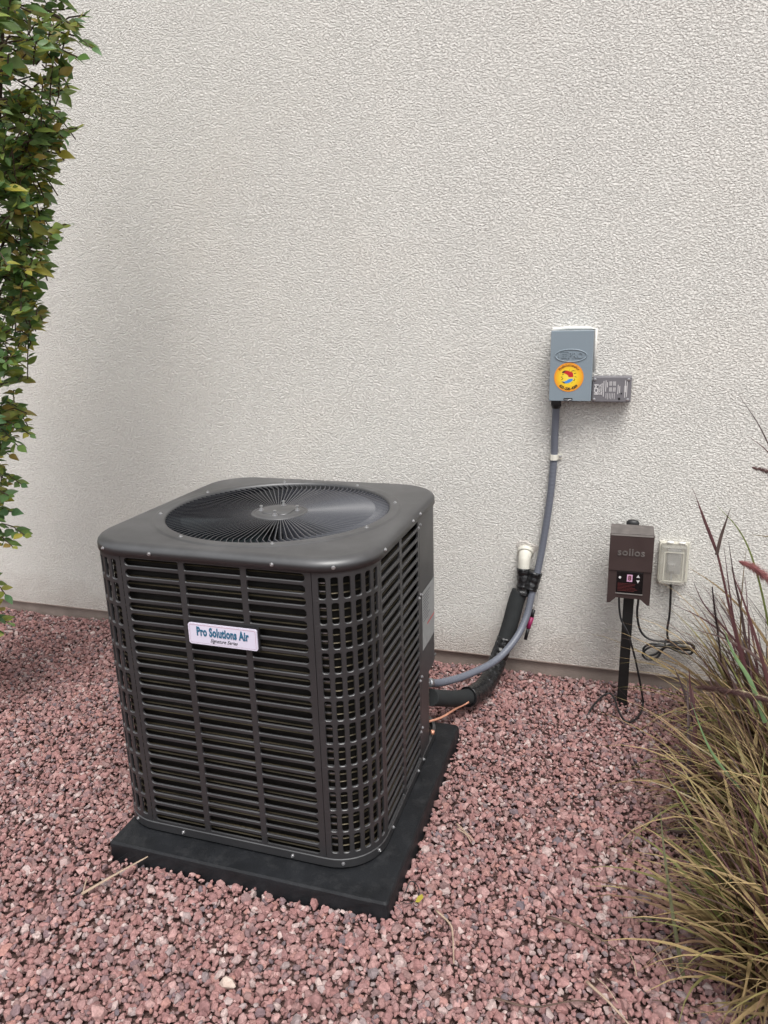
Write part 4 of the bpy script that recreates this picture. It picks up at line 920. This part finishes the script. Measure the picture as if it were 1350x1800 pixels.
for i in range(N_SH):
    z = rnd.triangular(0.25, 2.75, 1.9) if i > 60 else rnd.uniform(0.3, 0.8)
    y = rnd.gauss(0.08, 0.16); y = max(-0.3, min(0.5, y)); bx = bound(z) - (max(0, y - 0.1)) * 0.95 + max(0, 0.1 - y) * 0.25 - max(0, 0.1 - y - 0.15) * 0.9
    depth = abs(rnd.gauss(0, 0.13)) if z > 1.0 else abs(rnd.gauss(0, 0.06)) + 0.0
    if rnd.random() < 0.3: depth = rnd.uniform(0, 0.5)
    if z < 0.66 and rnd.random() < 0.35: continue
    tip = Vector((bx - depth - 0.03, y, z))
    dv = Vector((rnd.uniform(0.15, 1.0), rnd.uniform(-0.9, 0.5), rnd.uniform(-0.5, 0.7))).normalized()
    if z < 1.0: dv = Vector((rnd.uniform(0.3, 1.0), rnd.uniform(-0.7, 0.5), rnd.uniform(-0.7, 0.2))).normalized()
    shoot(tip, dv, rnd.uniform(0.06, 0.15), rnd.randint(6, 9), rnd.choice((rnd.uniform(0.024, 0.040), rnd.uniform(0.034, 0.058))))
for tx, tz in ((-1.02, 0.70), (-1.00, 0.88), (-1.06, 0.78), (-1.15, 0.47), (-1.16, 0.36), (-1.20, 0.41), (-0.93, 1.05), (-0.93, 1.12), (-1.03, 0.98), (-0.52, 2.12), (-0.53, 2.20), (-0.60, 1.93), (-0.68, 1.68), (-0.68, 2.06), (-0.74, 2.02), (-0.78, 2.09), (-0.72, 2.12)):
    for q in range(2): shoot(Vector((tx - 0.02 * q, 0.1 - 0.04 * q, tz - 0.03 * q)), Vector((0.9, -0.3, rnd.uniform(-0.5, 0.15))).normalized(), 0.15, 8, 0.045)
leaves.sort(key=lambda l: -(l[2] / (l[0] - Vector((0.906, -1.828, 1.42))).length) - (0.02 if l[0].x > bound(l[0].z) - 0.25 else 0))
for k, (p, mt, s) in enumerate(leaves[:280]):
    o = link('leaf', LVm[k % 6], 'leaf', shrub, p); o.rotation_euler = mt.to_euler(); o.scale = (s, s, s)
Vb = []; Fb = []; off = 0
LVn = [(np.array(l.v), np.array(l.f)) for l in LV]
for k, (p, mt, s) in enumerate(leaves[280:]):
    V_, F2 = LVn[k % 6]; W_ = (V_ * s) @ np.array(mt).T + np.array(p); Vb.append(W_); Fb.append(F2 + off); off += len(V_)
Vb = np.concatenate(Vb); Fb = np.concatenate(Fb)
mb = MB(); mb.add(Vb.tolist(), Fb.tolist(), True); o = mb.build('foliage', 'leaf', shrub); o['kind'] = 'stuff'
stems = [[(-1.48, 0.10, -0.03), (-1.42, 0.08, 0.35), (-1.33, 0.06, 0.8), (-1.20, 0.08, 1.3), (-1.02, 0.07, 1.75), (-0.86, 0.10, 2.2), (-0.75, 0.12, 2.9)],
         [(-1.50, 0.14, -0.03), (-1.34, 0.12, 0.5), (-1.12, 0.10, 1.05), (-0.98, 0.08, 1.5), (-0.83, 0.05, 1.95), (-0.70, 0.05, 2.45), (-0.6, 0.04, 2.8)],
         [(-1.46, 0.05, -0.03), (-1.45, 0.0, 0.6), (-1.28, 0.0, 1.2), (-1.05, -0.03, 1.65), (-0.90, -0.02, 2.15), (-0.85, -0.05, 2.7)],
         [(-1.52, 0.12, -0.03), (-1.38, 0.16, 0.6), (-1.18, 0.2, 1.2), (-1.05, 0.18, 1.7), (-0.95, 0.2, 2.3), (-0.9, 0.2, 2.8)]]
for s_ in stems:
    mb = MB(); mb.tube(spline(s_, 6), lambda t: 0.017 * (1 - 0.6 * t), 8); mb.build('trunk', 'bark', shrub)
for i in range(46):
    s_ = rnd.choice(stems); k = rnd.uniform(1.2, len(s_) - 1.01); a = Vector(s_[int(k)]).lerp(Vector(s_[int(k) + 1]), k % 1); z = a.z + rnd.uniform(0.1, 0.35)
    ey = a.y + rnd.uniform(-0.15, 0.1); e_ = Vector((bound(min(z, 2.7)) - rnd.uniform(0.10, 0.25) - max(0, ey - 0.1), ey, z)); mid = a.lerp(e_, 0.5) + Vector((rnd.uniform(-0.04, 0.04), rnd.uniform(-0.04, 0.04), rnd.uniform(0, 0.06)))
    mb = MB(); mb.tube(spline([a, mid, e_], 5), lambda t: 0.006 * (1 - 0.6 * t), 6); mb.build('branch', 'bark', shrub)
mb = MB()
for pts_, r in twigs: mb.tube(pts_, r, 4, caps=False)
o = mb.build('twigs', 'bark', shrub); o['kind'] = 'stuff'

# ------------------------------------------------------------------ fountain grass at the right
def blade_rows(base, az, el, ln, droop, wdt, twist=0.0, nseg=8, curl=0.0):
    p = Vector(base); rows = []; e = el; a = az; st_ = ln / nseg
    for i in range(nseg + 1):
        t = i / nseg; dv = Vector((math.cos(a) * math.cos(e), math.sin(a) * math.cos(e), math.sin(e)))
        sd = Vector((-math.sin(a + twist * t), math.cos(a + twist * t), 0)); nz = dv.cross(sd)
        w_ = wdt * (0.75 + 0.5 * math.sin(PI * min(t * 1.3, 1))) * (1 - t ** 2.2) + 0.0002
        rows.append([tuple(p - sd * w_ + nz * w_ * 0.35), tuple(p), tuple(p + sd * w_ + nz * w_ * 0.35)])
        if p.z < 0.012 and dv.z < 0: e = 0.02
        else: e -= droop / nseg * (0.4 + 1.6 * t)
        a += curl / nseg; e = max(e, -1.25); p = p + dv * st_
        if p.z < 0.008: p.z = 0.008 + 0.004 * rnd.random()
    return rows
def clump(label, c, n, rad, lens, nparts, seed, az_bias=PI, reds=0.4):
    r = random.Random(seed); th = thing('fountain_grass', label, 'ornamental grass', (c[0], c[1], 0), 'fountain grass clumps along the right edge')
    sb = {'blade': MB(), 'blade_red': MB()}; cnt = 0
    for i in range(n):
        q = r.random() ** 0.5 * rad; b = r.uniform(0, 2 * PI); az = (b + r.gauss(0, 0.6)) if r.random() < 0.5 else az_bias + r.gauss(0, 0.8)
        base = (c[0] + q * math.cos(b), c[1] + q * math.sin(b), 0.0)
        kind = r.random()
        if kind < 0.45:      # thatch
            el = r.uniform(0.3, 1.25); ln = r.uniform(0.25, 0.55) * lens; dr = r.uniform(0.9, 2.2); wd = r.uniform(0.0014, 0.0036); mt = 'blade'; az = r.uniform(0, 2 * PI) if r.random() < 0.55 else az
        elif kind < 0.8:
            el = r.uniform(0.6, 1.38); ln = r.uniform(0.45, 0.85) * lens; dr = r.uniform(0.4, 1.7); wd = r.uniform(0.0040, 0.0082); mt = 'blade'
        else:
            el = r.uniform(0.95, 1.45); ln = r.uniform(0.5, 0.95) * lens; dr = r.uniform(0.2, 1.2); wd = r.uniform(0.0024, 0.0048); mt = 'blade_red' if r.random() < reds * 2 else 'blade'
        rows = blade_rows(base, az, el, ln, dr, wd, r.uniform(-0.8, 0.8), 8, r.uniform(-1.3, 1.3) if kind < 0.45 else r.uniform(-0.5, 0.5))
        if kind > 0.62 and cnt < nparts and math.cos(az) < 0.4:
            mb = MB(); mb.loft(rows, close=False, smooth=True); mb.build('blade', mt, th, loc=base); cnt += 1
        else: sb[mt].loft(rows, close=False, smooth=True)
    for k_, mb in sb.items():
        if mb.v: o = mb.build('blades', k_, th); o['kind'] = 'stuff'
    return th
cA = clump('upright clump of purple and green fountain grass against the stucco wall', (1.47, 0.56), 420, 0.13, 0.78, 60, 1, PI * 0.95, 0.5)
cB = clump('middle clump of drooping olive and straw coloured fountain grass', (1.45, 0.12), 1050, 0.18, 0.61, 60, 2, PI, 0.3)
cC = clump('nearest clump of arching fountain grass at the lower right corner', (1.42, -0.32), 1050, 0.20, 0.57, 60, 3, PI * 1.03, 0.25)
# single blades and stalks that stand out
def solo(th, pts, wd, m_, nm='blade'):
    sp = spline(pts, 5); rows = []; n = len(sp)
    for i, p in enumerate(sp):
        t = i / (n - 1); tn = (sp[min(i + 1, n - 1)] - sp[max(i - 1, 0)]).normalized(); sd = tn.cross(Vector((0.35, -0.9, 0.25))).normalized(); up_ = sd.cross(tn)
        w_ = wd * (1 - t ** 1.8) + 0.0003; rows.append([tuple(p - sd * w_), tuple(p + up_ * w_ * 0.4), tuple(p + sd * w_)])
    mb = MB(); mb.loft(rows, close=False, smooth=True); return mb.build(nm, m_, th)
y = 0.5
solo(cA, [(1.37, 0.52, 0.02), (1.33, y, 0.25), (1.27, y, 0.46), (1.21, y, 0.67), (1.165, y, 0.78), (1.122, y, 0.875)], 0.0052, 'blade_red')
solo(cA, [(1.212, y, 0.665), (1.165, y - 0.01, 0.77), (1.128, y - 0.01, 0.865)], 0.0028, 'blade_red')
solo(cA, [(1.206, y - 0.005, 0.672), (1.214, y, 0.73), (1.222, y, 0.77), (1.232, y, 0.82)], 0.0055, 'blade_red')
solo(cA, [(1.36, y, 0.05), (1.335, y, 0.28), (1.295, y, 0.48), (1.262, y, 0.60), (1.235, y, 0.72)], 0.006, 'blade_red')
solo(cA, [(1.40, 0.5, 0.35), (1.33, 0.5, 0.60), (1.27, 0.5, 0.74), (1.19, 0.5, 0.83)], 0.0035, 'blade')
solo(cA, [(1.42, 0.5, 0.32), (1.33, 0.5, 0.46), (1.23, 0.5, 0.56), (1.13, 0.5, 0.625)], 0.0040, 'blade')
solo(cA, [(1.38, 0.5, 0.20), (1.30, 0.5, 0.36), (1.20, 0.5, 0.45), (1.09, 0.5, 0.50)], 0.0042, 'blade_red')
solo(cA, [(1.38, 0.5, 0.26), (1.28, 0.5, 0.40), (1.19, 0.5, 0.50), (1.145, 0.5, 0.585)], 0.0036, 'blade_red')
solo(cA, [(1.46, 0.5, 0.45), (1.38, 0.5, 0.85), (1.30, 0.5, 1.04), (1.222, 0.5, 1.155)], 0.0032, 'blade_red')
solo(cA, [(1.47, 0.5, 0.55), (1.40, 0.5, 0.80), (1.33, 0.5, 0.97), (1.262, 0.5, 1.035)], 0.0034, 'blade_red')
solo(cA, [(1.50, 0.45, 0.72), (1.40, 0.45, 0.745), (1.34, 0.45, 0.752), (1.286, 0.45, 0.755)], 0.0028, 'blade')
solo(cA, [(1.33, 0.5, 0.06), (1.305, 0.5, 0.30), (1.288, 0.5, 0.55), (1.286, 0.5, 0.70)], 0.0032, 'blade')
solo(cB, [(1.150, 0.02, 0.0), (1.146, 0.10, 0.12), (1.140, 0.20, 0.25), (1.133, 0.28, 0.37)], 0.0085, 'blade_red', 'stalk')
solo(cB, [(1.175, 0.10, 0.0), (1.165, 0.18, 0.12), (1.160, 0.25, 0.25), (1.150, 0.30, 0.33)], 0.0105, 'blade_red', 'stalk')
solo(cB, [(1.163, 0.25, 0.22), (1.130, 0.28, 0.31), (1.095, 0.30, 0.385)], 0.0050, 'blade_red')
solo(cB, [(1.155, 0.25, 0.26), (1.145, 0.28, 0.32), (1.137, 0.30, 0.385)], 0.0050, 'blade_red')
solo(cC, [(1.352, -0.22, 0.1), (1.233, -0.22, 0.102), (1.152, -0.22, 0.113), (1.08, -0.22, 0.112)], 0.0055, 'green_blade')
solo(cC, [(1.34, -0.32, 0.041), (1.225, -0.32, 0.052), (1.106, -0.32, 0.054), (0.971, -0.32, 0.027)], 0.0042, 'olive_blade')
solo(cC, [(1.146, -0.42, -0.169), (1.113, -0.42, -0.036), (1.076, -0.42, 0.137), (1.045, -0.42, 0.304), (1.029, -0.42, 0.412)], 0.0052, 'olive_blade')
solo(cB, [(1.352, -0.02, 0.084), (1.262, -0.02, 0.2), (1.172, -0.02, 0.316), (1.115, -0.02, 0.445)], 0.005, 'green_blade')
solo(cB, [(1.37, -0.02, 0.036), (1.244, -0.02, 0.111), (1.13, -0.02, 0.174), (1.03, -0.02, 0.203)], 0.0035, 'tan_blade')
solo(cB, [(1.411, 0.1, 0.109), (1.281, 0.1, 0.172), (1.184, 0.1, 0.233), (1.101, 0.1, 0.28)], 0.0034, 'tan_blade')
solo(cC, [(1.346, -0.3, -0.092), (1.233, -0.3, -0.013), (1.154, -0.3, 0.077), (1.094, -0.3, 0.148)], 0.0055, 'green_blade')
solo(cC, [(1.228, -0.38, -0.188), (1.237, -0.38, -0.04), (1.204, -0.38, 0.074), (1.204, -0.38, 0.104)], 0.004, 'tan_blade')
solo(cB, [(1.414, 0.25, 0.33), (1.313, 0.25, 0.347), (1.254, 0.25, 0.355), (1.181, 0.25, 0.335)], 0.0032, 'tan_blade')
solo(cC, [(1.214, -0.45, -0.002), (1.196, -0.45, 0.097), (1.187, -0.45, 0.167), (1.179, -0.45, 0.236)], 0.004, 'blade_red')
solo(cC, [(1.247, -0.45, 0.039), (1.234, -0.45, 0.123), (1.224, -0.45, 0.192), (1.216, -0.45, 0.253)], 0.005, 'blade_red')
solo(cB, [(1.148, 0.02, 0.069), (1.107, 0.02, 0.141), (1.066, 0.02, 0.22), (1.053, 0.02, 0.261)], 0.005, 'blade_red')
solo(cB, [(1.164, 0.02, 0.046), (1.101, 0.02, 0.032), (1.054, 0.02, 0.076), (1.018, 0.02, 0.065)], 0.004, 'blade_red')
solo(cA, [(1.402, 0.3, 0.19), (1.337, 0.3, 0.399), (1.277, 0.3, 0.567), (1.221, 0.3, 0.697)], 0.006, 'blade_red')
solo(cA, [(1.364, 0.3, 0.203), (1.289, 0.3, 0.393), (1.242, 0.3, 0.546), (1.197, 0.3, 0.762)], 0.0055, 'blade_red')
solo(cA, [(1.441, 0.35, 0.26), (1.337, 0.35, 0.401), (1.241, 0.35, 0.461), (1.139, 0.35, 0.486)], 0.005, 'blade_red')
solo(cB, [(1.343, 0.25, 0.266), (1.295, 0.25, 0.384), (1.244, 0.25, 0.464), (1.211, 0.25, 0.538)], 0.007, 'green_blade')
def plume(th, pts, rad, m_, n, nm='plume', seed=0, tip=1.0):
    r = random.Random(seed); sp = spline(pts, 12); mb = MB(); mb.tube(sp, 0.0022, 5); N = len(sp)
    for i in range(n):
        t = r.random(); k_ = min(int(t * (N - 1)), N - 2); p = sp[k_].lerp(sp[k_ + 1], r.random()); tn = (sp[k_ + 1] - sp[k_]).normalized()
        v = Vector((r.gauss(0, 1), r.gauss(0, 1), r.gauss(0, 1))); v = (v - tn * v.dot(tn)).normalized(); ln = rad * r.uniform(0.5, 1.25) * (math.sin(PI * min(0.08 + t * 0.95, 1.0)) ** 0.5)
        e = p + v * ln + tn * ln * 0.9; s_ = v.cross(tn) * 0.0006
        m1 = p.lerp(e, 0.5) + tn * ln * 0.08
        mb.add([p - s_, p + s_, m1 + s_, m1 - s_, e], [(0, 1, 2, 3), (3, 2, 4)])
    o = mb.build(nm, m_, th); return o
plume(cA, [(1.262, 0.45, 0.672), (1.31, 0.45, 0.650), (1.37, 0.44, 0.605), (1.45, 0.43, 0.545)], 0.020, 'plume', 2600, seed=1)
plume(cA, [(1.247, 0.47, 0.33), (1.228, 0.46, 0.43), (1.213, 0.455, 0.50), (1.197, 0.45, 0.585)], 0.007, 'blade_red', 1400, seed=2)
plume(cB, [(1.150, 0.22, 0.365), (1.22, 0.2, 0.375), (1.32, 0.18, 0.372), (1.42, 0.16, 0.36)], 0.018, 'plume_dark', 2400, seed=3)
plume(cA, [(1.262, 0.4, 0.965), (1.30, 0.4, 0.955), (1.36, 0.4, 0.93)], 0.012, 'plume_dark', 600, seed=4)
plume(cB, [(1.17, 0.02, 0.25), (1.24, -0.02, 0.22), (1.33, -0.06, 0.17), (1.42, -0.10, 0.12)], 0.015, 'plume_dark', 1500, seed=6)

# a few fallen dry stalks around the clumps
for (cx_, cy_, lab, cnt) in ((1.17, 0.44, 'thin dry straw lying on the gravel by the rear grass clump', 5), (1.15, 0.08, 'thin dry straw lying on the gravel left of the middle grass clump', 7), (1.10, -0.38, 'thin dry straw lying on the gravel left of the nearest grass clump', 8)):
    for i in range(cnt):
        p = Vector((cx_ + rnd.gauss(-0.03, 0.07), cy_ + rnd.gauss(0, 0.10), 0.014)); a = rnd.uniform(0, 2 * PI); ln = rnd.uniform(0.05, 0.15)
        q = p + Vector((math.cos(a), math.sin(a), 0)) * ln; mid = p.lerp(q, 0.5) + Vector((0, 0, 0.008))
        mb = MB(); mb.tube(spline([p, mid, q], 4), lambda t: 0.0015, 4, flat=0.5); o = mb.build('straw_stalk', rnd.choice(['straw', 'straw', 'twig']), None, loc=p)
        o['label'] = lab; o['category'] = 'straw'; o['group'] = lab.replace('thin dry straw', 'dry straws')
